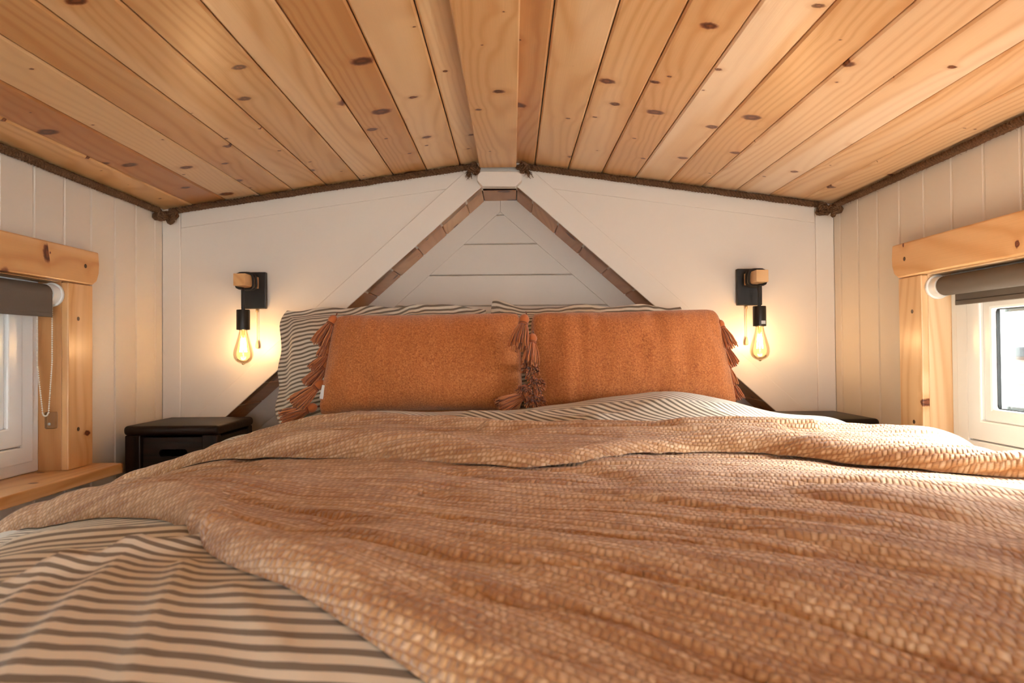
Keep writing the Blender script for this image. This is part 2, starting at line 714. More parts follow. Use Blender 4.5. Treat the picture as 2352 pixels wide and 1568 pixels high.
floor = tag(box('floor', (XL - 0.1, 0.10, ZF - 0.05), (XR + 0.1, D + 0.30, ZF), M_FLOORW), 'wooden loft floor under the bed', 'floor', kind='structure')
gfloor = tag(box('floor', (XL - 0.1, YB - 0.1, ZG - 0.05), (XR + 0.1, D + 0.30, ZG), M_FLOORW), 'wooden floor of the room below the loft', 'floor', kind='structure')

# --- ceiling: two slopes of pine boards under a deck
deck = [(XL - 0.12, ZE - SL * 0.12 + 0.022), (XC, ZRIDGE + 0.022), (XR + 0.12, ZE - SL * 0.12 + 0.022),
        (XR + 0.12, ZE + 0.10), (XC, ZRIDGE + 0.14), (XL - 0.12, ZE + 0.10)]
ceiling = prism('ceiling', deck, [], D + 0.30 - YB, frame((1, 0, 0), (0, 0, 1), (0, -1, 0), (0, D + 0.30, 0)), M_CORE)
tag(ceiling, 'low pitched ceiling lined with knotty varnished pine boards', 'ceiling', kind='structure')
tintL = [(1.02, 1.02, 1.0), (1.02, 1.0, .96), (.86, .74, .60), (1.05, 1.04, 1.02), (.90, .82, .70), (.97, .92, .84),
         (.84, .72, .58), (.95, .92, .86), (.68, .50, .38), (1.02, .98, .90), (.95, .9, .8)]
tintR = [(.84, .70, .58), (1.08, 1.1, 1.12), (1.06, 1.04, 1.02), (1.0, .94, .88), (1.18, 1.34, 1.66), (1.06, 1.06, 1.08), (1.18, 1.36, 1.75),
         (1.18, 1.36, 1.75), (1.14, 1.22, 1.4), (1.18, 1.34, 1.66), (1.14, 1.2, 1.36)]  # board tones; right slope paled further, daylight put into the colour
YC0 = -0.9
BH = 0.058                        # half width hidden above the ridge board
nb = 0
for side in (-1, 1):
    cs = 1 / math.hypot(1, SL)
    dirn = Vector((side * cs, 0, -SL * cs))       # down the slope
    nrm = Vector((side * SL * cs, 0, cs))         # up through the deck
    s = 0.02
    total = ((XR - XL) / 2) / cs
    i = 0
    while s < total - 0.01:
        w = BW if i else 0.112
        w = min(w, total - s)
        st = Vector((XC, YC0, ZRIDGE)) + dirn * (s if side == -1 else s + w)
        Yd = dirn if side == -1 else -dirn
        X = Vector((0, 1, 0))
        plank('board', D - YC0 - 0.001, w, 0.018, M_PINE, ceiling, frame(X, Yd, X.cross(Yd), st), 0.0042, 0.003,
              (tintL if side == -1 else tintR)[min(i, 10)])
        s += w
        i += 1

# ridge board: proud of the slopes
bz = P(1140, 387, D - 0.03).z
b0, b1 = P(1101, 387, D - 0.03).x, P(1186, 387, D - 0.03).x
X = Vector((0, 1, 0))
Yd = Vector((-1, 0, 0))
rb = plank('trim_1', D - 0.045 - YC0, b1 - b0, ZRIDGE - bz + 0.01, M_PINE, None, frame(X, Yd, X.cross(Yd), (b1, YC0, bz)), 0.003, 0.0, (1.0, .96, .9))
tag(rb, 'knotty pine ridge board along the peak of the ceiling', 'ridge board', kind='structure')

# --- headboard wall with an A-shaped niche
nz_t = P(1147, 429, D).z
nxl, nxr = P(1107, 429, D).x, P(1187, 429, D).x
pl, pr = P(525, 955, D), P(1740, 907, D)
sl_l = (nz_t - pl.z) / (nxl - pl.x)
sl_r = (nz_t - pr.z) / (pr.x - nxr)
NS = (sl_l + sl_r) / 2
zlw = nz_t - NS * (nxl - XL)
zrw = nz_t - NS * (XR - nxr)
ND = 0.225
out = [(XL, zlw), (XL, ZE), (XC, ZRIDGE), (XR, ZE), (XR, zrw), (nxr, nz_t), (nxl, nz_t)]
wall_back = prism('wall_back', out, [], 0.05, frame((1, 0, 0), (0, 0, 1), (0, -1, 0), (0, D + 0.05, 0)), M_WHITE2)
tag(wall_back, 'white panelled headboard wall with an A-shaped pine-lined niche', 'wall', kind='structure')
# core around the niche so no light leaks
box('backing', (XL - 0.1, D + ND + 0.02, ZF - 0.05), (XR + 0.1, D + ND + 0.05, ZRIDGE + 0.1), M_CORE, wall_back)
for sgn, xw in ((-1, XL), (1, XR)):
    box('backing', (min(xw, xw + sgn * 0.1), D - 0.0, ZF - 0.05), (max(xw, xw + sgn * 0.1), D + ND + 0.05, ZRIDGE + 0.1), M_CORE, wall_back)


def trim2d(name, pts, T, mat=M_WHITE2, y=D, parent=wall_back, bevel=0.0025):
    return prism(name, pts, [], T, frame((1, 0, 0), (0, 0, 1), (0, -1, 0), (0, y, 0)), mat, parent, bevel)


TW = 0.064
cz = lambda x, d=0.0: ceil_z(x) - d
for sgn, xw in ((1, XL), (-1, XR)):
    xi = xw + sgn * TW
    zlo = (zlw if sgn == 1 else zrw) + 0.03
    trim2d('corner_trim', [(xw, zlo), (xi, zlo + NS * TW), (xi, cz(xi, 0.001)), (xw, ZE - 0.001)], 0.004)
    xe = XC - sgn * 0.095
    trim2d('ceiling_trim', [(xi + sgn * 0.001, cz(xi, 0.075)), (xe, cz(xe, 0.075)), (xe, cz(xe, 0.001)), (xi + sgn * 0.001, cz(xi, 0.001))], 0.0035)
# sloping trims that frame the niche
cs = 1 / math.hypot(1, NS)
for sgn, xn, xw in ((1, nxl, XL), (-1, nxr, XR)):
    w = 0.072
    dx = w / (NS * cs)             # horizontal width of the sloping board
    xt, zt = xn, nz_t + 0.005
    xb = xw + sgn * (TW + 0.002)
    zb = nz_t - NS * abs(xn - xb)
    up = w / cs
    xtop = xn - sgn * 0.001
    pts = [(xb, zb), (xn, nz_t), (xn, nz_t + 0.018), (xn - sgn * 0.053, nz_t + 0.018 + 0.040), (xb, zb + up)]
    trim2d('niche_trim', pts, 0.006)

# niche lining boards (pine, short, running front to back)
inner_top = Vector((nxl, D, nz_t))
X = Vector((0, 1, 0))
Yd = Vector((-1, 0, 0))
plank('board', ND, nxr - nxl, 0.014, M_PINE, wall_back, frame(X, Yd, X.cross(Yd), (nxr, D - 0.002, nz_t)), 0.002, 0.001, (.82, .66, .52))
tints2 = [(.98, .84, .70), (1.0, .88, .76), (.86, .68, .54), (.84, .66, .5), (.7, .52, .38), (.62, .44, .32), (.6, .42, .3)]  # left lining: lower boards darker, shade put into the tint
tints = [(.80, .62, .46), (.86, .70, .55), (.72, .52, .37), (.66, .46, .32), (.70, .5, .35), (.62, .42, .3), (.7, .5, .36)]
for side, xn, xw in ((-1, nxl, XL), (1, nxr, XR)):
    dirn = Vector((side * cs, 0, -NS * cs))
    s = 0.0
    i = 0
    total = abs(xw - xn) / cs
    while s < total:
        w = BW if i else 0.075
        w = min(w, total - s)
        st = Vector((xn, D - 0.002, nz_t)) + dirn * (s if side == -1 else s + w)
        Yd = dirn if side == -1 else -dirn
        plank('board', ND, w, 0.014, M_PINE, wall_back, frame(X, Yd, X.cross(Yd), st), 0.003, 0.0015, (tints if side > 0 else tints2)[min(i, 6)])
        s += w
        i += 1
# niche back: white horizontal boards between sloping white trims
NB = D + ND
zt = P(1150, 462, NB).z + 0.06
groove_z = [P(1150, 493, NB).z, P(1150, 560, NB).z, P(1150, 631, NB).z, P(1150, 702, NB).z]
step = (groove_z[1] - groove_z[3]) / 2
zb = groove_z[3] - step
edges = [zt] + groove_z
while zb > ZF - 0.05:
    edges.append(zb)
    zb -= step
for a, b in zip(edges[:-1], edges[1:]):
    Xv, Yv = Vector((1, 0, 0)), Vector((0, 0, -1))
    plank('panel_board', XR - XL, a - b, 0.018, M_WHITE, wall_back, frame(Xv, Yv, Xv.cross(Yv), (XL, NB, a)), 0.003, 0.0015)
xm = (nxl + nxr) / 2
apex_in = P(1149, 487, NB)
for side in (-1, 1):
    # band along the lining: outer edge hidden by the lining, inner edge is the groove
    x0 = apex_in.x
    L = 1.9
    lo = Vector((x0 + side * 1.15, apex_in.z - NS * 1.15))
    wv = 0.16
    pts = [(x0, apex_in.z), (lo.x, lo.y), (lo.x, lo.y + wv / cs), (x0, apex_in.z + wv / cs)]
    pts = [(p[0] + side * 0.0006, p[1]) for p in pts]
    trim2d('niche_back_trim', pts, 0.005 if side == 1 else 0.003, M_WHITE, NB, wall_back, 0.0015)

# white cap block under the ridge board
kb = [P(px, py, D - 0.042) for px, py in ((1109, 428), (1184, 428), (1199, 414), (1199, 402), (1190, 393), (1104, 393), (1096, 402), (1096, 414))]
capb = trim2d('trim_2', [(p.x, p.z) for p in kb], 0.035, M_WHITE2, D - 0.007, None, 0.002)
tag(capb, 'small white chamfered cap block at the peak of the niche', 'block', kind='structure')
cx = (kb[0].x + kb[1].x) / 2
trim2d('back_plate', [(cx - 0.085, nz_t + 0.020), (cx - 0.063, nz_t + 0.001), (cx + 0.063, nz_t + 0.001), (cx + 0.085, nz_t + 0.020), (cx + 0.085, kb[4].z + 0.002),
                      (cx + 0.066, bz + 0.002), (cx - 0.066, bz + 0.002), (cx - 0.085, kb[4].z + 0.002)], 0.006, M_WHITE2, D - 0.0005, capb, 0.0)

# --- window geometry shared by both sides
WY1 = 1.848                       # far jamb
WY0 = 0.72                        # near jamb
WZ0, WZ1 = -0.312, 0.197          # sill top, header underside
OUTW = 0.13                       # wall thickness


def side_wall(name, xw, sgn, label):
    """sgn = +1: the room lies at +x of this wall"""
    core = [(YB - 0.1, ZG - 0.05), (D + 0.05, ZG - 0.05), (D + 0.05, ZE + 0.02), (YB - 0.1, ZE + 0.02)]
    hole = [(WY0 - 0.02, WZ0 - 0.03), (WY1 + 0.02, WZ0 - 0.03), (WY1 + 0.02, WZ1 + 0.075), (WY0 - 0.02, WZ1 + 0.075)]
    x_in = xw - sgn * 0.018
    M = frame((0, 1, 0), (0, 0, 1), (1, 0, 0), (x_in if sgn < 0 else x_in - (OUTW - 0.018), 0, 0))
    w = prism(name, core, [hole], OUTW - 0.018, M, M_CORE)
    tag(w, label, 'wall', kind='structure')
    Xv = Vector((0, 0, 1))
    Zv = Vector((-sgn, 0, 0))
    Yv = Zv.cross(Xv)
    y = D
    first = True
    while y > -0.5:
        wd = 0.052 if first else BW
        first = False
        y0 = max(y - wd, -0.6)
        spans = [(ZF, ZE - 0.004)]
        if y0 < WY1 + 0.015 and y > WY0 - 0.015:
            if y0 < WY1 - 0.02 and y > WY0 + 0.02:
                spans = [(ZF, WZ0 - 0.02), (WZ1 + 0.02, ZE - 0.004)]
            else:
                spans = [(ZF, WZ0 - 0.02), (WZ1 + 0.02, ZE - 0.004)]
        for a, b in spans:
            st = (xw, y0 if Yv.y > 0 else y, a)
            plank('board', b - a, y - y0, 0.0175, M_WHITE, w, frame(Xv, Yv, Zv, st), 0.0042, 0.002)
        y = y0
    return w


wall_left = side_wall('wall_left', XL, 1, 'left wall of cream painted vertical boards around a window')
wall_right = side_wall('wall_right', XR, -1, 'right wall of cream painted vertical boards around a window')

# far end of the house behind the camera: gable wall with a tall glazed opening
gab = [(XL - 0.1, ZG - 0.05), (XR + 0.1, ZG - 0.05), (XR + 0.1, ZE), (XC, ZRIDGE + 0.02), (XL - 0.1, ZE)]
GX0, GX1, GZ0, GZ1 = -0.15, 1.0, -1.4, 0.36  # unseen opening, sized and placed for fill light from behind
wf = prism('wall_front', gab, [[(GX0, GZ0), (GX1, GZ0), (GX1, GZ1), (GX0, GZ1)]], 0.1, frame((1, 0, 0), (0, 0, 1), (0, -1, 0), (0, YB, 0)), M_CORE)
tag(wf, 'far gable wall with a tall unseen window for fill light behind the viewpoint', 'wall', kind='structure')
w3 = empty('window_3', (0, YB - 0.05, GZ0))
tag(w3, 'tall white framed gable window, unseen and sized for fill light', 'window', kind='structure')
prism('frame', [(GX0, GZ0), (GX1, GZ0), (GX1, GZ1), (GX0, GZ1)], [[(GX0 + .06, GZ0 + .06), (GX1 - .06, GZ0 + .06), (GX1 - .06, GZ1 - .06), (GX0 + .06, GZ1 - .06)]],
      0.06, frame((1, 0, 0), (0, 0, 1), (0, -1, 0), (0, YB - 0.02, 0)), M_PVC, w3)
box('pane', (GX0 + .06, YB - 0.055, GZ0 + .06), (GX1 - .06, YB - 0.05, GZ1 - .06), M_PANE, w3)


def ring(name, y0, y1, z0, z1, w, x0, x1, mat, parent, bevel=0.003):
    """rectangular frame in the yz plane, from x0 to x1"""
    return prism(name, [(y0, z0), (y1, z0), (y1, z1), (y0, z1)], [[(y0 + w, z0 + w), (y1 - w, z0 + w), (y1 - w, z1 - w), (y0 + w, z1 - w)]],
                 abs(x1 - x0), frame((0, 1, 0), (0, 0, 1), (1, 0, 0), (min(x0, x1), 0, 0)), mat, parent, bevel)


def make_window(name, xw, sgn, label, header_end, tintset):
    root = empty(name, (xw, WY1, WZ0))
    tag(root, label, 'window', kind='structure')
    ix = lambda d: xw - sgn * d         # d > 0: outwards through the wall
    xs = lambda a, b: (min(ix(a), ix(b)), max(ix(a), ix(b)))
    TP = 0.020
    # plastic frame, sash and glass
    WT = WZ1 + 0.055
    fr = ring('frame', WY0, WY1, WZ0 + 0.0005, WT, 0.074, ix(0.060), ix(0.115), M_PVC, root, 0.004)
    ring('frame_lip', WY0 + 0.030, WY1 - 0.030, WZ0 + 0.030, WT - 0.030, 0.043, ix(0.054), ix(0.062), M_PVC, root, 0.003)
    ring('gasket', WY0 + 0.072, WY1 - 0.072, WZ0 + 0.072, WT - 0.072, 0.006, ix(0.0625), ix(0.11), M_GASKET, root, 0.0)
    sash = ring('sash', WY0 + 0.0765, WY1 - 0.0765, WZ0 + 0.0765, WT - 0.0765, 0.050, ix(0.050), ix(0.11), M_PVC, root, 0.004)
    ring('sash_bead', WY0 + 0.124, WY1 - 0.124, WZ0 + 0.124, WT - 0.124, 0.034, ix(0.058), ix(0.078), M_PVC, sash, 0.007)
    ring('inner_gasket', WY0 + 0.152, WY1 - 0.152, WZ0 + 0.152, WT - 0.152, 0.008, ix(0.070), ix(0.079), M_GASKET, sash, 0.0)
    ring('spacer', WY0 + 0.150, WY1 - 0.150, WZ0 + 0.150, WT - 0.150, 0.016, ix(0.086), ix(0.098), M_SPACER, sash, 0.0)
    for a in (0.081, 0.100):
        x0, x1 = xs(a, a + 0.004)
        box('pane', (x0, WY0 + 0.12, WZ0 + 0.12), (x1, WY1 - 0.12, WT - 0.12), M_PANE, sash)
    # jambs lining the opening
    Xv = Vector((0, 0, 1))
    jx0, jx1 = xs(-0.0005, 0.112)
    for y0, y1 in ((WY1, WY1 + 0.018), (WY0 - 0.018, WY0)):
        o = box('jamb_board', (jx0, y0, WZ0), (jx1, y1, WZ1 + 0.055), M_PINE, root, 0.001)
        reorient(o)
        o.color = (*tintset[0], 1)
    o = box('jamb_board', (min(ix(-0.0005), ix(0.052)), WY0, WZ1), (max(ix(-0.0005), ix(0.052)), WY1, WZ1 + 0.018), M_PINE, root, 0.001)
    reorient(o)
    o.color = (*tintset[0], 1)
    # face boards around the opening
    px0, px1 = xs(0.0, -TP)
    for y0, y1 in ((WY1, WY1 + 0.108), (WY0 - 0.108, WY0)):
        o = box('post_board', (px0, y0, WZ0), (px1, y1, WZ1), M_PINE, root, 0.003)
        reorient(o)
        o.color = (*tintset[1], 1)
        for zz in (0.10, -0.205):
            yc = (y0 + y1) / 2 - 0.012
            vs, fs = lathe_data([(0.0, 0), (0.0058, 0), (0.0058, 0.0012), (0.0, 0.0012)], 12)
            mesh_from('screw_plug', vs, fs, M_DARKPLUG, o, False, Matrix.Translation((ix(-TP - 0.0003), yc, zz)) @ Matrix.Rotation(-sgn * math.pi / 2, 4, 'Y'))
    # header with clipped lower corner
    hz0, hz1 = WZ1 + 0.001, WZ1 + 0.097
    y1, y0 = WY1 + 0.108 + header_end, WY0 - 0.108 - header_end
    pts = [(y0 + 0.03, hz0), (y1 - 0.032, hz0), (y1 - 0.012, hz0 + 0.012), (y1 - 0.002, hz0 + 0.036), (y1, hz0 + 0.06), (y1 - 0.004, hz1), (y0 + 0.004, hz1), (y0, hz0 + 0.05)]
    hb = prism('header_board', [(p[0] - y0, p[1] - hz0) for p in pts], [], 0.030, frame((0, 1, 0), (0, 0, 1), (1, 0, 0), (px0 if sgn > 0 else px1 - 0.030, y0, hz0)), M_PINE, root, 0.004)
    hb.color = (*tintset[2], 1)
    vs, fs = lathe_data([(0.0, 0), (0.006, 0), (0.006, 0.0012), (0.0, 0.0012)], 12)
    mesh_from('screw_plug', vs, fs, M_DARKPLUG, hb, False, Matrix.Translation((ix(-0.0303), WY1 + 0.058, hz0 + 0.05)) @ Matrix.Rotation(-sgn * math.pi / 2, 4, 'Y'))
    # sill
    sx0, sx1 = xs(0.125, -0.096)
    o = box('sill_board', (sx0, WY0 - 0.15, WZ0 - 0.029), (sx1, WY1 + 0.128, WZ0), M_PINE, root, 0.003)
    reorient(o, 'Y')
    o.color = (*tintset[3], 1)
    return root


def reorient(o, axis='Z'):
    """turn the mesh's own axes so that its grain (local x) follows a world axis; the shape stays put"""
    R = (Matrix.Rotation(-math.pi / 2, 4, 'Y') if axis == 'Z' else Matrix.Rotation(math.pi / 2, 4, 'Z'))
    o.data.transform(R.inverted())
    o.matrix_basis = o.matrix_basis @ R


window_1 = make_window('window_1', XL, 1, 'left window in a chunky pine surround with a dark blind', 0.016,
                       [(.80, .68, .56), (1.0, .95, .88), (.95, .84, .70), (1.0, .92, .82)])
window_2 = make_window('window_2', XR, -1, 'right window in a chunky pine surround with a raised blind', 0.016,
                       [(1.15, 1.36, 1.75), (1.1, 1.22, 1.42), (1.04, 1.04, 1.04), (1.05, 1.1, 1.2)])  # jamb and posts paled: window daylight put into their tint

# ------------------------------------------------------------------ outside
ground = tag(box('ground', (-40, -40, -3.4), (40, 40, -3.3), M_GROUND), 'pale gravel ground outside the windows', 'ground', kind='structure')
shed = empty('garden_shed', (8.0, 8.0, -3.3))
tag(shed, 'pinkish clad shed with a dark roof edge outside the right window', 'shed')
box('wall', (6.05, 5.5, -3.3), (9.0, 10.5, -0.10), M_SHED, shed)
zc = -3.3
while zc < -0.25:
    box('cladding_board', (6.0, 5.45, zc), (6.05, 10.55, zc + 0.146), M_SHED, shed, 0.006, 1)
    zc += 0.15
box('roof_edge', (5.9, 5.35, -0.12), (9.1, 10.65, 0.0), M_SLATE, shed, 0.01, 1)

blocker_wall = empty('light_blocking_wall', (-3.0, 1.5, -3.3))  # added to block sky light at the left window
tag(blocker_wall, 'tall dull green wall added outside the dark-blind window to dim its light', 'wall')
box('wall_face', (-3.2, -3.0, -3.3), (-3.0, 7.0, 0.75), M_FENCE, blocker_wall, 0.01, 1)
box('coping', (-3.24, -3.05, 0.75), (-2.96, 7.05, 0.82), M_SLATE, blocker_wall, 0.01, 1)

# ------------------------------------------------------------------ BEDDING
IX0, IX1, IY0, RX, RY = -0.70, 0.80, 0.46, 0.14, 0.11


def g2(x, y, cx, cy, sx, sy):
    return np.exp(-((x - cx) / sx) ** 2 - ((y - cy) / sy) ** 2)


def seg_ridge(x, y, p0, p1, w, h):
    p0, p1 = np.array(p0), np.array(p1)
    d = p1 - p0
    L2 = d @ d
    t = np.clip(((x - p0[0]) * d[0] + (y - p0[1]) * d[1]) / L2, 0, 1)
    dist = ((x - p0[0]) * d[1] - (y - p0[1]) * d[0]) / math.sqrt(L2)
    far = np.hypot(x - p0[0] - t * d[0], y - p0[1] - t * d[1])
    env = np.exp(-(far / w) ** 2)
    return h * env * (1 + 0.8 * np.tanh(dist / w * 2))


def duvet_top(x, y):
    z = -0.203 + 0.040 * sstep(1.55, 1.80, y)
    z += 0.062 * g2(x, y, 0.39, 1.70, 0.26, 0.16)
    z += 0.006 * g2(x, y, -0.30, 1.72, 0.30, 0.14)
    z -= 0.55 * np.clip(0.70 - y, 0, 1) ** 2
    z -= 0.42 * np.clip(-0.34 - x, 0, 1) ** 2
    z -= 0.016 * sstep(0.45, 0.80, x) * sstep(0.6, 1.1, y)
    z += 0.010 * pnoise(x * 3.1 + 5, y * 3.1) + 0.005 * pnoise(x * 8 + 2, y * 8 + 9)
    return z


def cloth(X, Y):
    """flat duvet coordinates -> draped point: over the bed, round its rim and down the sides"""
    cx = np.clip(X, IX0, IX1)
    cy = np.clip(Y, IY0, 3.0)
    ox, oy = X - cx, Y - cy
    a = np.hypot(ox, oy)
    nx, ny = np.where(a > 1e-9, ox / np.maximum(a, 1e-9), 0), np.where(a > 1e-9, oy / np.maximum(a, 1e-9), 0)
    R = RX * nx ** 2 + RY * ny ** 2 + 1e-6
    th = np.minimum(a / R, math.pi / 2)
    ext = np.maximum(a - R * math.pi / 2, 0)
    fl = 0.02 * np.sin(X * 9 + Y * 11) * np.clip(ext * 4, 0, 1)
    x = cx + nx * (R * np.sin(th) + fl)
    y = cy + ny * (R * np.sin(th) + fl)
    z = duvet_top(cx, cy) - R * (1 - np.cos(th)) - ext
    return np.stack([x, y, z], -1)


def normals(fn, X, Y, e=0.004):
    px = fn(X + e, Y) - fn(X - e, Y)
    py = fn(X, Y + e) - fn(X, Y - e)
    n = np.cross(px, py)
    return n / np.maximum(np.linalg.norm(n, axis=-1, keepdims=True), 1e-9)


CRE = [((-0.375, 0.70), (-0.335, 0.44), 0.022, 0.012), ((-0.42, 0.68), (-0.395, 0.44), 0.022, 0.013), ((-0.31, 0.66), (-0.255, 0.46), 0.016, 0.008),
       ((-0.33, 0.73), (-0.46, 0.58), 0.018, 0.014), ((-0.60, 0.84), (-0.38, 0.80), 0.02, 0.012), ((-0.66, 0.72), (-0.48, 0.74), 0.02, 0.009),
       ((-0.55, 0.66), (-0.50, 0.44), 0.03, 0.010), ((-0.24, 0.60), (-0.16, 0.50), 0.02, 0.005),
       ((0.05, 1.70), (0.62, 1.60), 0.025, 0.012), ((0.10, 1.60), (0.70, 1.70), 0.022, 0.009), ((-0.10, 1.74), (0.20, 1.62), 0.03, 0.012),
       ((-0.5, 1.72), (-0.1, 1.68), 0.03, 0.008)]


def duvet_fn(X, Y):
    p = cloth(X, Y)
    h = 0 * X
    for p0, p1, w, a in CRE:
        h = h + seg_ridge(X, Y, p0, p1, w, a * 0.8)
    p = p.copy()
    p[..., 2] += h
    return p


nu, nv = 300, 300
U = np.linspace(-1.12, 1.20, nu)
Vv = np.linspace(0.04, 1.86, nv)
GX, GY = np.meshgrid(U, Vv, indexing='ij')
top = duvet_fn(GX, GY)
nn = normals(cloth, GX, GY)
edge = np.minimum(np.minimum(GX - U[0], U[-1] - GX), np.minimum(GY - Vv[0], Vv[-1] - GY))
TH = 0.05
round_ = np.sqrt(np.clip(1 - (1 - np.clip(edge / 0.03, 0, 1)) ** 2, 0, 1))
bot = cloth(GX, GY) - nn * 0.045
topv = bot + (top - bot) * np.maximum(round_, 0.02)[..., None]
skew = GX * 0.75 * sstep(1.40, 1.62, GY) + 0.10 * GX
dist = 0 * GX
for p0, p1, w, a in CRE:
    dist = dist + seg_ridge(GX, GY, p0, p1, w * 1.2, a) * 1.1
uvd = np.stack([(GX) / 0.0165, (GY + skew + dist) / 0.0165], -1)
Vall = np.concatenate([topv.reshape(-1, 3), bot.reshape(-1, 3)])
Q = np.concatenate([grid_faces(nu, nv), grid_faces(nu, nv, nu * nv, True)])


def rim(nu, nv, off):
    idx = ([i * nv for i in range(nu)] + [(nu - 1) * nv + j for j in range(1, nv)] +
           [i * nv + nv - 1 for i in range(nu - 2, -1, -1)] + [j for j in range(nv - 2, 0, -1)])
    n = len(idx)
    return np.array([(idx[k], idx[k] + off, idx[(k + 1) % n] + off, idx[(k + 1) % n]) for k in range(n)])


Q = np.concatenate([Q, rim(nu, nv, nu * nv)])
duvet = np_mesh('duvet', Vall, Q, M_STRIPE, None, np.concatenate([uvd.reshape(-1, 2)] * 2))
tag(duvet, 'thick cream and grey striped duvet spread over the bed', 'duvet')

# --- blanket
EDGE = np.array([(-1.20, 1.04), (-0.95, 1.05), (-0.86, 1.06), (-0.72, 1.02), (-0.60, 0.965), (-0.50, 0.91), (-0.42, 0.85), (-0.36, 0.765), (-0.307, 0.69), (-0.245, 0.63), (-0.174, 0.575), (-0.111, 0.515), (-0.066, 0.48), (0.0, 0.42), (0.1, 0.33), (0.2, 0.2), (0.3, 0.08), (1.4, 0.02)])
HEAD = np.array([(-1.2, 1.58), (-0.8, 1.60), (-0.6, 1.61), (-0.3, 1.58), (0.0, 1.53), (0.2, 1.53), (0.45, 1.50), (0.7, 1.46), (0.9, 1.38), (1.3, 1.26)])


def interp_s(tab, x):
    acc = 0
    for d in (-0.03, -0.015, 0, 0.015, 0.03):
        acc = acc + np.interp(x + d, tab[:, 0], tab[:, 1])
    return acc / 5


def rowcoord(x, y):
    g = 0.04 + 0.50 * sstep(1.25, 0.35, y)
    return y + g * (x + 0.35)


def wrinkle(x, y):
    r = rowcoord(x, y)
    along = x - 0.4 * y
    w = 0.0060 * pnoise(r / 0.055 + 3, along / 0.42) + 0.0040 * pnoise(r / 0.026 + 40, along / 0.26 + 7)
    w += 0.0022 * pnoise(r / 0.012, along / 0.15 + 3)
    w += 0.008 * pnoise(r / 0.16 + 11, along / 0.6 + 2)
    rid = np.abs(pnoise(r / 0.09 + 70, along / 0.5 + 31))
    w -= 0.005 * np.exp(-(rid / 0.06) ** 2)
    return w


def shell(name, nu, nv, ulo, uhi, ylo, yhi, base_fn, nrm_fn, thick, hem, mat, parent=None, wr=1.0, cell=0.0082, under=0.002, lift=None):
    us = np.linspace(ulo, uhi, nu)
    ts = np.linspace(0, 1, nv)
    GX = np.repeat(us[:, None], nv, 1)
    y0, y1 = ylo(us)[:, None], yhi(us)[:, None]
    tt = 0.55 * ts + 0.45 * (0.5 - 0.5 * np.cos(math.pi * ts))
    tt = 0.7 * tt + 0.3 * (0.5 - 0.5 * np.cos(math.pi * tt))
    GY = y0 + (y1 - y0) * tt[None, :]
    sl0 = np.gradient(ylo(us), us)[:, None]
    sl1 = np.gradient(yhi(us), us)[:, None]
    d0 = (GY - y0) / np.sqrt(1 + sl0 ** 2)
    d1 = (y1 - GY) / np.sqrt(1 + sl1 ** 2)
    de = np.minimum(np.minimum(d0, d1), np.minimum(GX - ulo, uhi - GX))
    hm = hem(GX) if callable(hem) else hem
    q = np.clip(de / hm, 0, 1)
    prof = np.sqrt(np.clip(1 - (1 - q) ** 2, 0, 1))
    body = thick + (hm - thick) * np.exp(-np.clip(de - hm, 0, 9) / 0.05)
    h = body * prof + wr * wrinkle(GX, GY) * sstep(0.0, 0.05, de)
    if lift is not None:
        h = h + lift(GX, GY) * sstep(0, 0.05, de)
    h = np.maximum(h, 0.004 * prof)
    B = base_fn(GX, GY)
    N = nrm_fn(GX, GY)
    T = B + N * (h + under)[..., None]
    Bt = B + N * under
    ph = np.arcsin(np.clip(1 - q, 0, 1))
    extra = hm * (ph - (1 - q)) * np.where(d0 < d1, -1.0, 1.0)
    GYu = GY + extra * 1.3
    uv = np.stack([(GX - 0.35 * GYu) / cell, rowcoord(GX, GYu) / cell], -1)
    V = np.concatenate([T.reshape(-1, 3), Bt.reshape(-1, 3)])
    Q = np.concatenate([grid_faces(nu, nv), grid_faces(nu, nv, nu * nv, True), rim(nu, nv, nu * nv)])
    o = np_mesh(name, V, Q, mat, parent, np.concatenate([uv.reshape(-1, 2)] * 2))
    return o


nrm_d = lambda X, Y: normals(cloth, X, Y)
hump = lambda x, y: 0.012 * g2(x, y, -0.45, 0.98, 0.25, 0.10)
blanket = shell('blanket', 420, 520, -1.06, 1.12, lambda u: interp_s(EDGE, u), lambda u: interp_s(HEAD, u), duvet_fn, nrm_d, 0.012, 0.032, M_BLANKET, wr=1.3, lift=hump)
tag(blanket, 'tan waffle-weave blanket thrown over the striped duvet', 'blanket')

# the turned-back upper part of the blanket: a second layer with a soft rolled front edge
FOLD = np.array([(-1.2, 1.42), (-0.85, 1.36), (-0.70, 1.33), (-0.49, 1.27), (-0.36, 1.22), (-0.22, 1.17), (-0.08, 1.12), (0.02, 1.09), (0.12, 1.13), (0.22, 1.21), (0.34, 1.25), (0.45, 1.235), (0.60, 1.16), (0.78, 1.07), (0.9, 1.0), (1.2, 0.86)])
HEAD2 = HEAD.copy()
HEAD2[:, 1] += 0.012


def base2(X, Y):
    return duvet_fn(X, Y) + nrm_d(X, Y) * (0.016 + wrinkle(X, Y) * 0.5)[..., None]


def hem2(X):
    return 0.020 + 0.018 * sstep(0.25, 0.5, X) + 0.020 * sstep(0.05, -0.15, X) - 0.022 * sstep(-0.35, -0.75, X)


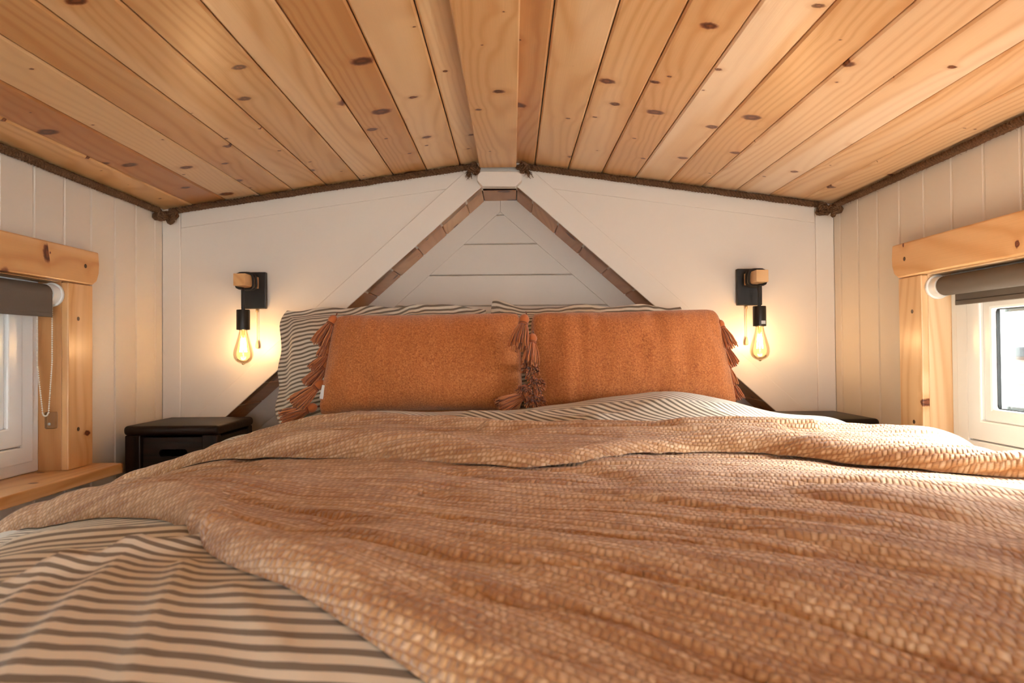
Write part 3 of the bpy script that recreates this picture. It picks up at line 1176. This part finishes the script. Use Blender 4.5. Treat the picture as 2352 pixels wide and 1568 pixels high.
def lift2(x, y):
    r = 0.014 * g2(x, y, -0.05, 1.24, 0.30, 0.05)
    # soft folds running along the turned-back layer
    for p0, p1, w, a in (((-0.05, 1.43), (0.60, 1.38), 0.024, 0.026), ((0.35, 1.38), (0.98, 1.18), 0.035, 0.012), ((0.02, 1.28), (0.5, 1.31), 0.024, 0.018),
                         ((-0.62, 1.46), (-0.25, 1.36), 0.035, 0.012), ((-0.35, 1.54), (0.1, 1.47), 0.03, 0.012)):
        p0, p1 = np.array(p0), np.array(p1)
        d = p1 - p0
        t = np.clip(((x - p0[0]) * d[0] + (y - p0[1]) * d[1]) / (d @ d), 0, 1)
        far = np.hypot(x - p0[0] - t * d[0], y - p0[1] - t * d[1])
        r = r + a * np.exp(-(far / w) ** 2)
    return r


flap = shell('turned_back_edge', 360, 220, -1.04, 1.11, lambda u: interp_s(FOLD, u), lambda u: interp_s(HEAD2, u), base2, nrm_d, 0.014, hem2, M_BLANKET, blanket, wr=0.45, lift=lift2)

# --- mattress and platform
mat_o = box('mattress', (-0.80, 0.405, -0.50), (0.77, 2.36, -0.262), M_MATTRESS, None, 0.05, 4, True)
tag(mat_o, 'white mattress under the striped duvet', 'mattress')
for zz in (-0.47, -0.29):
    c = [(-0.76, 0.405), (0.73, 0.405), (0.77, 0.445), (0.77, 2.32), (0.73, 2.36), (-0.76, 2.36), (-0.80, 2.32), (-0.80, 0.445)]
    tube('piping', [(x, y, zz) for x, y in c], 0.004, M_MATTRESS, mat_o, 6, True)
bedb = empty('bed_base', (-0.015, 1.38, ZF))
tag(bedb, 'low dark wooden platform under the mattress', 'bed base')
box('side_rail', (-0.80, 0.42, ZF), (-0.765, 2.34, -0.505), M_STAIN, bedb, 0.003)
box('side_rail', (0.735, 0.42, ZF), (0.77, 2.34, -0.505), M_STAIN, bedb, 0.003)
box('end_rail', (-0.764, 0.42, ZF), (0.734, 0.455, -0.505), M_STAIN, bedb, 0.003)
box('end_rail', (-0.764, 2.305, ZF), (0.734, 2.34, -0.505), M_STAIN, bedb, 0.003)
for k in range(9):
    y = 0.50 + k * 0.205
    box('slat', (-0.764, y, -0.53), (0.734, y + 0.10, -0.506), M_STAIN, bedb, 0.002)


# ------------------------------------------------------------------ PILLOWS
def pillow_data(w, h, t, nx=70, nz=44, pinch=0.05, seed=0, wr=0.006, sag=0.0, flange=0.0, wob=0.0, corner=0.0, flare=0.0):
    """closed cushion: x width, z height, y thickness"""
    u = np.linspace(-1, 1, nx)
    v = np.linspace(-1, 1, nz)
    Ug, Vg = np.meshgrid(u, v, indexing='ij')
    cu = np.sign(Ug) * np.abs(Ug) ** 0.85
    cv = np.sign(Vg) * np.abs(Vg) ** 0.85
    x = cu * w / 2 * (1 - pinch * (1 - cv ** 2) * 0.2 * np.abs(cu) ** 3)
    z = cv * h / 2 * (1 - pinch * (1 - cu ** 2) * np.abs(cv) ** 3)
    # soft corners
    rr = (np.abs(cu) ** 8 + np.abs(cv) ** 8)
    k = np.where(rr > 1, rr ** (-1 / 15.0), 1)
    x, z = x * k, z * k
    fx, fz = np.clip(1 - np.abs(cu) ** 2.6, 0, 1), np.clip(1 - np.abs(cv) ** 2.6, 0, 1)
    th = t / 2 * (fx * fz) ** 0.42
    if flange > 0:
        f1 = np.clip((1 - np.abs(cu)) * w / 2 / flange, 0, 1)
        f2 = np.clip((1 - np.abs(cv)) * h / 2 / flange, 0, 1)
        th = th * sstep(0.5, 1.6, np.minimum((1 - np.abs(cu)) * w / 2, (1 - np.abs(cv)) * h / 2) / flange) + 0.0015
    nzs = pnoise(x * 9 + seed * 7.3, z * 9 + seed) * wr + pnoise(x * 24 + seed, z * 10 + 3 * seed) * wr * 0.5
    # tucks gathering at the long edges
    tuck = wr * 0.8 * pnoise(x * 42 + seed * 3, z * 3) * np.abs(cv) ** 3
    bulge = (nzs + tuck) * np.clip(fx * fz * 4, 0, 1)
    bend = wob * np.sin(cu * 3 + seed) * np.cos(cv * 2.2 + seed)
    ox = wob * pnoise(z * 11 + seed, 3.3 + seed) * np.abs(cu) ** 4
    oz = wob * pnoise(x * 9 + seed, 8.3 + seed) * np.abs(cv) ** 4
    zf = z - sag * (1 - cu ** 2) * (cv > 0) * cv
    yf = -th - bulge + bend
    yb = th * 0.9 + bend
    fs_ = 1.0 if flare > 0 else -1.0
    ox = ox + flare * np.clip(fs_ * cu, 0, 1) * (-cv)
    oz = oz + corner * np.exp(-((cu + 1) ** 2 + (cv - 1) ** 2) / 0.06)
    A = np.stack([x + ox, yf, zf + oz], -1)
    B = np.stack([x + ox, yb, zf + oz], -1)
    V = np.concatenate([A.reshape(-1, 3), B.reshape(-1, 3)])
    Q = np.concatenate([grid_faces(nx, nz), grid_faces(nx, nz, nx * nz, True), rim(nx, nz, nx * nz)])
    return V, Q, np.stack([x, z], -1).reshape(-1, 2)


def pillow(name, centre, rot, mat, w, h, t, uvscale=1.0, uvrot=0.0, **kw):
    V, Q, uv = pillow_data(w, h, t, **kw)
    c, s = math.cos(uvrot), math.sin(uvrot)
    uv = np.stack([uv[:, 0] * c - uv[:, 1] * s, uv[:, 0] * s + uv[:, 1] * c], -1)
    # wavy cloth so the stripes bend with the creases
    sd = kw.get('seed', 0)
    uv[:, 1] += 0.016 * pnoise(uv[:, 0] * 7 + sd, uv[:, 1] * 5) + 0.006 * pnoise(uv[:, 0] * 22 + sd, uv[:, 1] * 12)
    M = Matrix.Translation(centre) @ Matrix.Rotation(rot[2], 4, 'Z') @ Matrix.Rotation(rot[1], 4, 'Y') @ Matrix.Rotation(rot[0], 4, 'X')
    return np_mesh(name, V, Q, mat, None, np.concatenate([uv * uvscale] * 2), True, M)


lp = pillow('striped_pillow', P(886, 838, 2.14), (-0.22, 0.0, 0.02), M_STRIPE, 0.66, 0.385, 0.14, 1 / 0.0128, -0.20, flange=0.035, seed=3, wr=0.012, wob=0.020, pinch=0.03)
tag(lp, 'striped pillow behind the darker rust cushion next to the crate table with the handle slot', 'pillow', 'striped pillows leaning on the wall')
rp = pillow('striped_pillow', P(1356, 838, 2.14), (-0.22, 0.0, -0.02), M_STRIPE, 0.63, 0.392, 0.13, 1 / 0.0128, -0.03, flange=0.035, seed=5, wr=0.012, wob=0.020, pinch=0.04, corner=0.030)
tag(rp, 'striped pillow with an upturned corner behind the cushions', 'pillow', 'striped pillows leaning on the wall')

# ------------------------------------------------------------------ tassels
def tassel_mesh(seed, n=70, L=0.062, R=0.021):
    rg = random.Random(seed)
    parts = []
    for i in range(n):
        a = rg.uniform(0, 2 * math.pi)
        q = math.sqrt(rg.random())
        ex = Vector((math.cos(a) * R * q, math.sin(a) * R * q, -L * rg.uniform(0.85, 1.04)))
        mid = Vector((math.cos(a) * R * q * 0.85, math.sin(a) * R * q * 0.85, -L * 0.42))
        s = Vector((math.cos(a) * 0.006 * q, math.sin(a) * 0.006 * q, -0.004))
        pts = []
        for k in range(6):
            t = k / 5
            p = s * (1 - t) ** 2 + mid * 2 * t * (1 - t) + ex * t * t
            p += Vector((rg.uniform(-1, 1), rg.uniform(-1, 1), 0)) * 0.0012 * t
            pts.append(p)
        parts.append(tube_data(pts, 0.00135, 4))
    vs, fs = merge(parts)
    me = bpy.data.meshes.new('tassel')
    me.from_pydata([tuple(v) for v in vs], [], fs)
    me.polygons.foreach_set('use_smooth', [True] * len(me.polygons))
    me.materials.append(M_YARN)
    return me


TM = [tassel_mesh(s) for s in (1, 2, 3)]
TS = tassel_mesh(9, 80, 0.030, 0.024)          # short mop, seen end-on


def knot_mesh():
    parts = [ball_data((0, 0, 0.004), 0.0105, 10, 8, 1.15)]
    for z in (-0.005, -0.0075):
        parts.append(tube_data([(0.0085 * math.cos(a), 0.0085 * math.sin(a), z) for a in np.linspace(0, 2 * math.pi, 13)[:-1]], 0.0016, 5, True))
    parts.append(tube_data([(0, 0, 0.012), (0.002, 0, 0.018), (0, 0.002, 0.024)], 0.0014, 5))
    vs, fs = merge(parts)
    me = bpy.data.meshes.new('tassel_knot')
    me.from_pydata([tuple(v) for v in vs], [], fs)
    me.polygons.foreach_set('use_smooth', [True] * len(me.polygons))
    me.materials.append(M_YARN)
    return me


KM = knot_mesh()


def add_tassel(parent, px, py, y, dx, dy, s=1.0, k=0, toward=0.25, short=False):
    """head at a pixel, skirt pointing along (dx, dy) of the picture and a little towards the room"""
    p = P(px, py, y)
    d = Vector((dx, -toward, -dy)).normalized()
    q = Vector((0, 0, -1)).rotation_difference(d)
    M = Matrix.Translation(p) @ q.to_matrix().to_4x4() @ Matrix.Scale(s * 1.18, 4)
    o = bpy.data.objects.new('tassel', TS if short else TM[k % 3])
    o.matrix_basis = M
    link(o, parent)
    h = bpy.data.objects.new('tassel_knot', KM)
    h.parent = o
    col.objects.link(h)
    return o


cl = pillow('rust_cushion', P(974, 834, 1.93), (-0.16, -0.005, 0.0), M_CUSHION, 0.556, 0.290, 0.16, seed=1, wr=0.011, pinch=0.05, flare=-0.020)
tag(cl, 'rust orange oblong cushion with tassels and a small tag, beside the striped pillow end', 'cushion', 'rust tasselled cushions')
cr_ = pillow('rust_cushion', P(1446, 826, 1.93), (-0.16, -0.012, 0.0), M_CUSHION, 0.556, 0.288, 0.16, seed=4, wr=0.011, pinch=0.05, flare=0.020)
tag(cr_, 'rust orange oblong cushion with tassels, nearest the raised-blind window', 'cushion', 'rust tasselled cushions')
for a in ((762, 738, 1.93, -.45, .9, 1.05, 0), (757, 778, 1.93, -.35, 1, .8, 1), (756, 812, 1.92, -.75, .8, .9, 2), (748, 842, 1.92, -.7, .8, 1.0, 0),
          (730, 886, 1.90, -.75, .65, 1.15, 1), (712, 938, 1.89, -.95, .35, 1.1, 2)):
    add_tassel(cl, *a)
for a in ((1203, 738, 1.84, -.22, 1, 1.15, 0), (1222, 781, 1.84, -.12, 1, 1.05, 1)):
    add_tassel(cl, *a, toward=0.5)
for a in ((1219, 845, 1.86, -.15, .30, 1.05, 2), (1230, 878, 1.85, .1, .35, .95, 0), (1205, 893, 1.85, -.2, .4, .9, 1)):
    add_tassel(cl, *a, toward=1.0, short=True)
add_tassel(cr_, 1226, 918, 1.84, .1, .3, 1.15, 2, toward=1.0, short=True)
add_tassel(cr_, 1205, 908, 1.84, -1.0, .42, 1.1, 1, toward=0.3)
for a in ((1656, 748, 1.93, .30, 1, .95, 0), (1660, 790, 1.93, .35, 1, .95, 2), (1668, 838, 1.93, .15, 1, .85, 1), (1674, 872, 1.93, .35, 1, .85, 0)):
    add_tassel(cr_, *a)
tagp = P(741, 900, 1.885)
prism('care_label', [(-0.005, -0.019), (0.005, -0.019), (0.005, 0.019), (-0.005, 0.019)], [], 0.001,
      Matrix.Translation(tagp) @ Matrix.Rotation(0.22, 4, 'Y') @ Matrix.Rotation(math.pi / 2, 4, 'X'), M_STICKER, cl)

# ------------------------------------------------------------------ BEDSIDE TABLES
def rrect(x0, x1, z0, z1, r, n=5):
    pts = []
    for cx, cz, a0 in ((x1 - r, z0 + r, -90), (x1 - r, z1 - r, 0), (x0 + r, z1 - r, 90), (x0 + r, z0 + r, 180)):
        for k in range(n + 1):
            a = math.radians(a0 + 90 * k / n)
            pts.append((cx + r * math.cos(a), cz + r * math.sin(a)))
    return pts


def bedside(x0, x1, y0, y1, zt, label):
    root = empty('bedside_table', ((x0 + x1) / 2, (y0 + y1) / 2, ZF))
    tag(root, label, 'bedside table', 'dark stained crate bedside tables')
    o = box('top', (x0, y0 - 0.004, zt - 0.030), (x1, y1, zt), M_STAIN, root, 0.012, 4, True)
    for xa, xb in ((x0 + 0.004, x0 + 0.052), (x1 - 0.052, x1 - 0.004)):
        for ya, yb in ((y0, y0 + 0.03), (y1 - 0.034, y1 - 0.004)):
            o = box('post', (xa, ya, ZF), (xb, yb, zt - 0.029), M_STAIN, root, 0.004)
            reorient(o)
    h = (zt - 0.030 - ZF - 0.03) / 3
    for k in range(3):
        za = zt - 0.034 - h * (k + 1) + 0.003
        zb_ = zt - 0.034 - h * k - 0.003
        hole = []
        if k == 0:
            xm_ = (x0 + x1) / 2
            zm = (za + zb_) / 2 + 0.006
            hole = [rrect(xm_ - 0.043, xm_ + 0.043, zm - 0.011, zm + 0.011, 0.0105)]
        prism('front_slat', [(x0 + 0.052, za), (x1 - 0.052, za), (x1 - 0.052, zb_), (x0 + 0.052, zb_)], hole, 0.012,
              frame((1, 0, 0), (0, 0, 1), (0, -1, 0), (0, y0 + 0.026, 0)), M_STAIN, root, 0.001)
        for xa in (x0 + 0.008, x1 - 0.020):
            box('side_slat', (xa, y0 + 0.031, za), (xa + 0.012, y1 - 0.035, zb_), M_STAIN, root, 0.002)
    box('back_panel', (x0 + 0.053, y1 - 0.02, ZF + 0.03), (x1 - 0.053, y1 - 0.008, zt - 0.031), M_STAIN, root, 0.002)
    box('bottom', (x0 + 0.022, y0 + 0.032, ZF + 0.03), (x1 - 0.022, y1 - 0.036, ZF + 0.042), M_STAIN, root, 0.002)
    return root


bedside(P(283, 978, 2.08).x, P(502, 985, 2.08).x, 2.08, 2.365, P(400, 959, 2.34).z, 'dark stained crate bedside table with a handle slot, by the beaded-chain window')
bedside(0.80, XR - 0.012, 2.08, 2.365, P(1880, 943, 2.36).z, 'dark stained bedside table mostly hidden behind the raised duvet')

# ------------------------------------------------------------------ WALL LAMPS
def wall_lamp(cxp, zt, label, mirror, sticker):
    """cxp: plate centre x, zt: top of plate"""
    W, H, T = 0.086, 0.127, 0.018
    root = empty('wall_lamp', (cxp, D - 0.004, zt - H / 2))
    tag(root, label, 'wall lamp', 'bare bulb wall lamps')
    yb = D - 0.0045
    box('back_plate', (cxp - W / 2, yb - T, zt - H), (cxp + W / 2, yb, zt), M_BLACK, root, 0.0025)
    s = 0.040
    az = zt - 0.018 - s / 2
    arm_end = 2.243
    arm = box('arm', (cxp - s / 2, arm_end, az - s / 2), (cxp + s / 2, yb - T, az + s / 2), M_PINE, root, 0.0015)
    reorient(arm, 'Y')
    arm.color = (1.0, .95, .85, 1)
    hy = 2.276
    # cord: from the plate, wound twice round the arm, then hanging down
    pts = []
    turns = 2.5
    n = 60
    sg = -1 if mirror else 1
    for k in range(n + 1):
        t = k / n
        a = math.pi / 2 + sg * 2 * math.pi * turns * t
        ca, sa = math.cos(a), math.sin(a)
        rr = (abs(ca) ** 4 + abs(sa) ** 4) ** (-0.25) * 0.0265
        y = yb - T - 0.022 + (hy - yb + T + 0.022) * t
        pts.append((cxp + rr * ca, y, az + rr * sa))
    pts = [(cxp + sg * 0.012, yb - T + 0.002, az + 0.026)] + pts
    pts += [(cxp + sg * 0.002, hy - 0.001, az - 0.036), (cxp, hy, az - 0.055), (cxp, hy, az - 0.085)]
    zs = az - 0.098
    pts += [(cxp, hy, zs + 0.004)]
    tube('cord', pts, 0.0042, M_CORD, root, 8)
    vs, fs = lathe_data([(0.0, 0.014), (0.0055, 0.014), (0.0060, 0.0), (0.0205, 0.0), (0.0215, -0.002), (0.0215, -0.066), (0.0200, -0.067), (0.018, -0.064), (0.0, -0.064)], 28, (cxp, hy, zs))
    sock = mesh_from('socket', vs, fs, M_BLACK, root, False)
    sock.data.polygons.foreach_set('use_smooth', [True] * len(sock.data.polygons))
    sock.data.set_sharp_from_angle(angle=0.6)
    if sticker:
        vs, fs = [], []
        for k in range(6):
            a = math.radians(-95 + k * 9)
            for zz in (-0.060, -0.049):
                vs.append((cxp + 0.0219 * math.cos(a), hy + 0.0219 * math.sin(a), zs + zz))
        for k in range(5):
            fs.append((2 * k, 2 * k + 2, 2 * k + 3, 2 * k + 1))
        mesh_from('sticker', vs, fs, M_STICKER, sock)
    zb_ = zs - 0.066
    prof = [(0.013, 0.0), (0.0135, -0.006), (0.017, -0.022), (0.0225, -0.042), (0.028, -0.060), (0.0315, -0.075), (0.0320, -0.085), (0.0295, -0.096), (0.0235, -0.105), (0.0145, -0.111), (0.007, -0.1135), (0.004, -0.117), (0.0, -0.118)]
    sm = []
    for i in range(len(prof) - 1):
        sm += [prof[i], ((prof[i][0] + prof[i + 1][0]) / 2, (prof[i][1] + prof[i + 1][1]) / 2)]
    sm.append((0.0008, -0.118))
    vs, fs = lathe_data(sm, 36, (cxp, hy, zb_))
    bulb = mesh_from('bulb', vs, fs, M_BULB, root, True)
    # glowing filaments on a glass stem
    parts = []
    for k in range(6):
        a = 2 * math.pi * k / 6 + 0.3
        r0, r1 = 0.0055, 0.0105
        parts.append(tube_data([(cxp + r0 * math.cos(a), hy + r0 * math.sin(a), zb_ - 0.028), (cxp + r1 * math.cos(a), hy + r1 * math.sin(a), zb_ - 0.075)], 0.0014, 6))
    vs, fs = merge(parts)
    mesh_from('filament', vs, fs, M_FIL, bulb, True)
    vs, fs = merge([tube_data([(cxp, hy, zb_ - 0.001), (cxp, hy, zb_ - 0.030), (cxp, hy, zb_ - 0.092)], [0.006, 0.0035, 0.0012], 8)])
    mesh_from('glass_stem', vs, fs, M_BULB, bulb, True)
    ld = bpy.data.lights.new('bulb_light', 'POINT')
    ld.energy = BULB_W
    ld.color = (1.0, 0.555, 0.285)
    ld.shadow_soft_size = 0.014
    lo = bpy.data.objects.new('bulb_light', ld)
    lo.location = (cxp, hy, zb_ - 0.055)
    link(lo, bulb)
    # pull chain
    pxm = cxp + (0.0 if not mirror else -0.0)
    pxm = cxp - sg * (-0.010)
    py_ = yb - T / 2
    parts = [tube_data([(pxm, py_, zt - H), (pxm, py_, zt - H - 0.011)], 0.0045, 8)]
    z = zt - H - 0.013
    while z > zt - H - 0.110:
        parts.append(ball_data((pxm, py_, z), 0.0017, 5, 4))
        z -= 0.0037
    vs, fs = merge(parts)
    ch = mesh_from('pull_chain', vs, fs, M_BRASS, root, True)
    vs, fs = lathe_data([(0.0005, 0.0), (0.003, -0.001), (0.0058, -0.016), (0.0062, -0.022), (0.0045, -0.027), (0.0005, -0.028)], 12, (pxm, py_, z + 0.003))
    mesh_from('pull_knob', vs, fs, M_KNOB, ch, True)
    return root


pL = P(582, 625, D - 0.02)
pR = P(1721, 617, D - 0.02)
zt_l = (pL.z + pR.z) / 2
wall_lamp(pL.x, pL.z, 'lit bare bulb wall lamp on a black plate above the crate with the handle slot', False, False)
wall_lamp(pR.x, pR.z, 'lit bare bulb wall lamp with a small white sticker on its socket', True, True)

# ------------------------------------------------------------------ ROLLER BLINDS
def blind(xw, sgn, label, drop, chain):
    root = empty('roller_blind', (xw - sgn * 0.02, WY1 - 0.02, WZ1))
    tag(root, label, 'roller blind', 'roller blinds')
    cx, cz_ = xw - sgn * 0.022, WZ1 - 0.034
    r = 0.026
    y0, y1 = WY0 + 0.012, WY1 - 0.040
    n = 24
    vs, fs = tube_data([(cx, y0, cz_), (cx, y1, cz_)], r, 28)
    mesh_from('fabric_roll', vs, fs, M_BLIND, root, True).data.set_sharp_from_angle(angle=0.8)
    fx = cx + (sgn * (r - 0.001) if chain else -sgn * (r - 0.001))
    box('fabric_drop', (fx - 0.0006, y0, cz_ - drop), (fx + 0.0006, y1, cz_), M_BLIND, root)
    box('hem_bar', (fx - 0.003, y0 + 0.002, cz_ - drop), (fx + 0.003, y1 - 0.002, cz_ - drop + 0.012), M_BLIND, root, 0.0015)
    for yb, s in ((WY1 - 0.002, -1), (WY0 + 0.002, 1)):
        vs, fs = merge([tube_data([(cx, yb, cz_), (cx, yb + s * 0.006, cz_)], 0.0325, 32), tube_data([(cx, yb + s * 0.006, cz_), (cx, yb + s * 0.034, cz_)], 0.0275, 32)])
        mesh_from('bracket', vs, fs, M_PVC, root, True).data.set_sharp_from_angle(angle=0.6)
    if chain:
        zb_ = -0.165
        yc = WY1 - 0.030
        parts = []
        xa, xb = cx + sgn * 0.018, cx - sgn * 0.022
        z = cz_ - 0.02
        while z > zb_ + 0.012:
            t = (cz_ - z) / (cz_ - zb_)
            for xx, xe in ((xa, cx + sgn * 0.008), (xb, cx - sgn * 0.006)):
                bow = xx + (xe - xx) * max(0, t - 0.55) / 0.45
                parts.append(ball_data((bow, yc, z), 0.0023, 6, 5))
            z -= 0.0058
        for k in range(7):
            a = math.pi * (k + 0.5) / 7
            parts.append(ball_data((cx + 0.007 * math.cos(a), yc, zb_ + 0.012 - 0.009 * math.sin(a)), 0.0023, 6, 5))
        th = [tube_data([(xa, yc, cz_), (xa, yc, cz_ - 0.2), (cx + sgn * 0.008, yc, zb_ + 0.01)], 0.0007, 4), tube_data([(xb, yc, cz_), (xb, yc, cz_ - 0.2), (cx - sgn * 0.006, yc, zb_ + 0.01)], 0.0007, 4)]
        vs, fs = merge(parts + th)
        mesh_from('bead_chain', vs, fs, M_BEADS, root, True)
        hold = prism('chain_holder', rrect(-0.014, 0.014, -0.033, 0.012, 0.004), [], 0.012, frame((1, 0, 0), (0, 0, 1), (0, -1, 0), (cx, WY1 - 0.001, zb_)), M_CLEAR, root, 0.001)
        vs, fs = lathe_data([(0.0005, 0), (0.004, 0), (0.004, 0.002), (0.0005, 0.003)], 12)
        mesh_from('screw', vs, fs, M_SPACER, hold, False, Matrix.Translation((cx, WY1 - 0.0135, zb_ - 0.02)) @ Matrix.Rotation(math.pi / 2, 4, 'X'))
    return root


blind(XL, 1, 'dark taupe roller blind with a white bead chain loop', 0.063, True)
blind(XR, -1, 'taupe roller blind rolled up above the bright window', 0.052, False)


# ------------------------------------------------------------------ ROPES
def rope_strands(path, r, pitch, n=6, step=0.0045):
    """three twisted strands following a path; returns mesh data for each"""
    P_ = [Vector(p) for p in path]
    # resample
    seg = [(b - a).length for a, b in zip(P_[:-1], P_[1:])]
    L = sum(seg)
    N = max(6, int(L / step))
    pts = []
    for k in range(N + 1):
        s = L * k / N
        i = 0
        while i < len(seg) - 1 and s > seg[i]:
            s -= seg[i]
            i += 1
        pts.append(P_[i].lerp(P_[i + 1], min(1, s / seg[i])))
    t0 = (pts[1] - pts[0]).normalized()
    up = Vector((0, 0, 1)) if abs(t0.z) < 0.9 else Vector((1, 0, 0))
    u = (up - t0 * up.dot(t0)).normalized()
    fr = []
    for k in range(N + 1):
        t = (pts[min(k + 1, N)] - pts[max(k - 1, 0)]).normalized()
        u = (u - t * u.dot(t)).normalized()
        fr.append((u.copy(), t.cross(u)))
    out_ = []
    for j in range(3):
        cp = []
        for k in range(N + 1):
            a = 2 * math.pi * (k * L / N / pitch + j / 3)
            cp.append(pts[k] + (fr[k][0] * math.cos(a) + fr[k][1] * math.sin(a)) * r * 0.55)
        out_.append(tube_data(cp, r * 0.475, n))
    return out_


def trefoil(c, s, ax, rot=0.0, n=44):
    c = Vector(c)
    q = Vector((0, 0, 1)).rotation_difference(Vector(ax).normalized())
    pts = []
    for k in range(n + 1):
        t = 2 * math.pi * k / n
        p = Vector((math.sin(t) + 2 * math.sin(2 * t), math.cos(t) - 2 * math.cos(2 * t), -1.3 * math.sin(3 * t))) * s / 3
        p = Matrix.Rotation(rot, 3, 'Z') @ p
        pts.append(c + q @ p)
    return pts


def fray(c, d, n, L, seed):
    rg = random.Random(seed)
    parts = []
    for i in range(n):
        a = Vector(c) + Vector((rg.uniform(-1, 1), rg.uniform(-1, 1), rg.uniform(-1, 1))) * 0.006
        e = a + (Vector(d).normalized() + Vector((rg.uniform(-.5, .5), rg.uniform(-.5, .5), rg.uniform(-.4, .3)))) * L * rg.uniform(.5, 1.1)
        m = a.lerp(e, 0.5) + Vector((rg.uniform(-1, 1), rg.uniform(-1, 1), rg.uniform(-1, 1))) * 0.003
        parts.append(tube_data([a, m, e], [0.0013, 0.0012, 0.0005], 4))
    return merge(parts)


RR = 0.0115


def rope(a, b, label, knots, frays=()):
    a, b = Vector(a), Vector(b)
    root = empty('rope', a)
    tag(root, label, 'rope', 'brown ropes along the ceiling edge')
    n = 40
    rg = random.Random(int(abs(a.x) * 1000))
    path = [a.lerp(b, k / n) + Vector((0, 0, rg.uniform(-.0010, .0010))) for k in range(n + 1)]
    for vs, fs in rope_strands(path, RR, 0.034):
        mesh_from('strand', vs, fs, M_ROPE, root, True)
    for c, s, ax, rt in knots:
        vs, fs = merge(rope_strands(trefoil(c, s, ax, rt), 0.0088, 0.03, 6, 0.005))
        mesh_from('knot', vs, fs, M_ROPE, root, True)
    for c, d, nn_, L, sd in frays:
        vs, fs = fray(c, d, nn_, L, sd)
        mesh_from('frayed_end', vs, fs, M_ROPE, root, True)
    # loose fibres standing off the rope
    parts = []
    for i in range(int((b - a).length * 90)):
        p = a.lerp(b, rg.random()) + Vector((rg.uniform(-1, 1), rg.uniform(-1, 1), -0.6)) * RR * 0.8
        e = p + Vector((rg.uniform(-1, 1), rg.uniform(-1, 1), rg.uniform(-1, .1))) * 0.009
        parts.append(tube_data([p, e], [0.0004, 0.0002], 3))
    vs, fs = merge(parts)
    o = mesh_from('loose_fibres', vs, fs, M_ROPE, root)
    o['kind'] = 'stuff'
    return root


yk = D - RR - 0.007
xa, xb = P(1082, 385, D).x, P(1208, 383, D).x
zoff = RR * 1.25
rope((XL + 0.035, yk, cz(XL + 0.035, zoff)), (xa, yk, cz(xa, zoff)), 'brown twisted rope on the headboard wall on the dark-blind window side',
     [((XL + 0.044, D - 0.034, ZE - 0.030), 0.021, (0.3, -1, 0.1), 0.4), ((xa + 0.012, D - 0.034, cz(xa, 0.024)), 0.017, (0.2, -1, 0.3), 1.0)],
     [((xa - 0.004, D - 0.035, cz(xa, 0.036)), (-.3, -.2, -1), 26, 0.022, 3)])
rope((xb, yk, cz(xb, zoff)), (XR - 0.035, yk, cz(XR - 0.035, zoff)), 'brown twisted rope on the headboard wall on the raised-blind window side',
     [((XR - 0.050, D - 0.034, ZE - 0.026), 0.020, (-0.3, -1, 0.1), 0.9), ((xb - 0.014, D - 0.034, cz(xb, 0.020)), 0.015, (-0.2, -1, 0.3), 0.2)],
     [((xb + 0.002, D - 0.035, cz(xb, 0.032)), (.5, -.2, -1), 26, 0.024, 5)])
rope((XL + RR + 0.003, 0.35, ZE - zoff), (XL + RR + 0.003, D - 0.052, ZE - zoff), 'brown twisted rope along the top of the dark-blind window wall',
     [((XL + 0.020, D - 0.058, ZE - 0.030), 0.019, (1, -0.6, 0.1), 0.2)])
rope((XR - RR - 0.003, 0.35, ZE - zoff), (XR - RR - 0.003, D - 0.052, ZE - zoff), 'brown twisted rope along the top of the raised-blind window wall',
     [((XR - 0.020, D - 0.058, ZE - 0.032), 0.019, (-1, -0.6, 0.1), 0.7)])
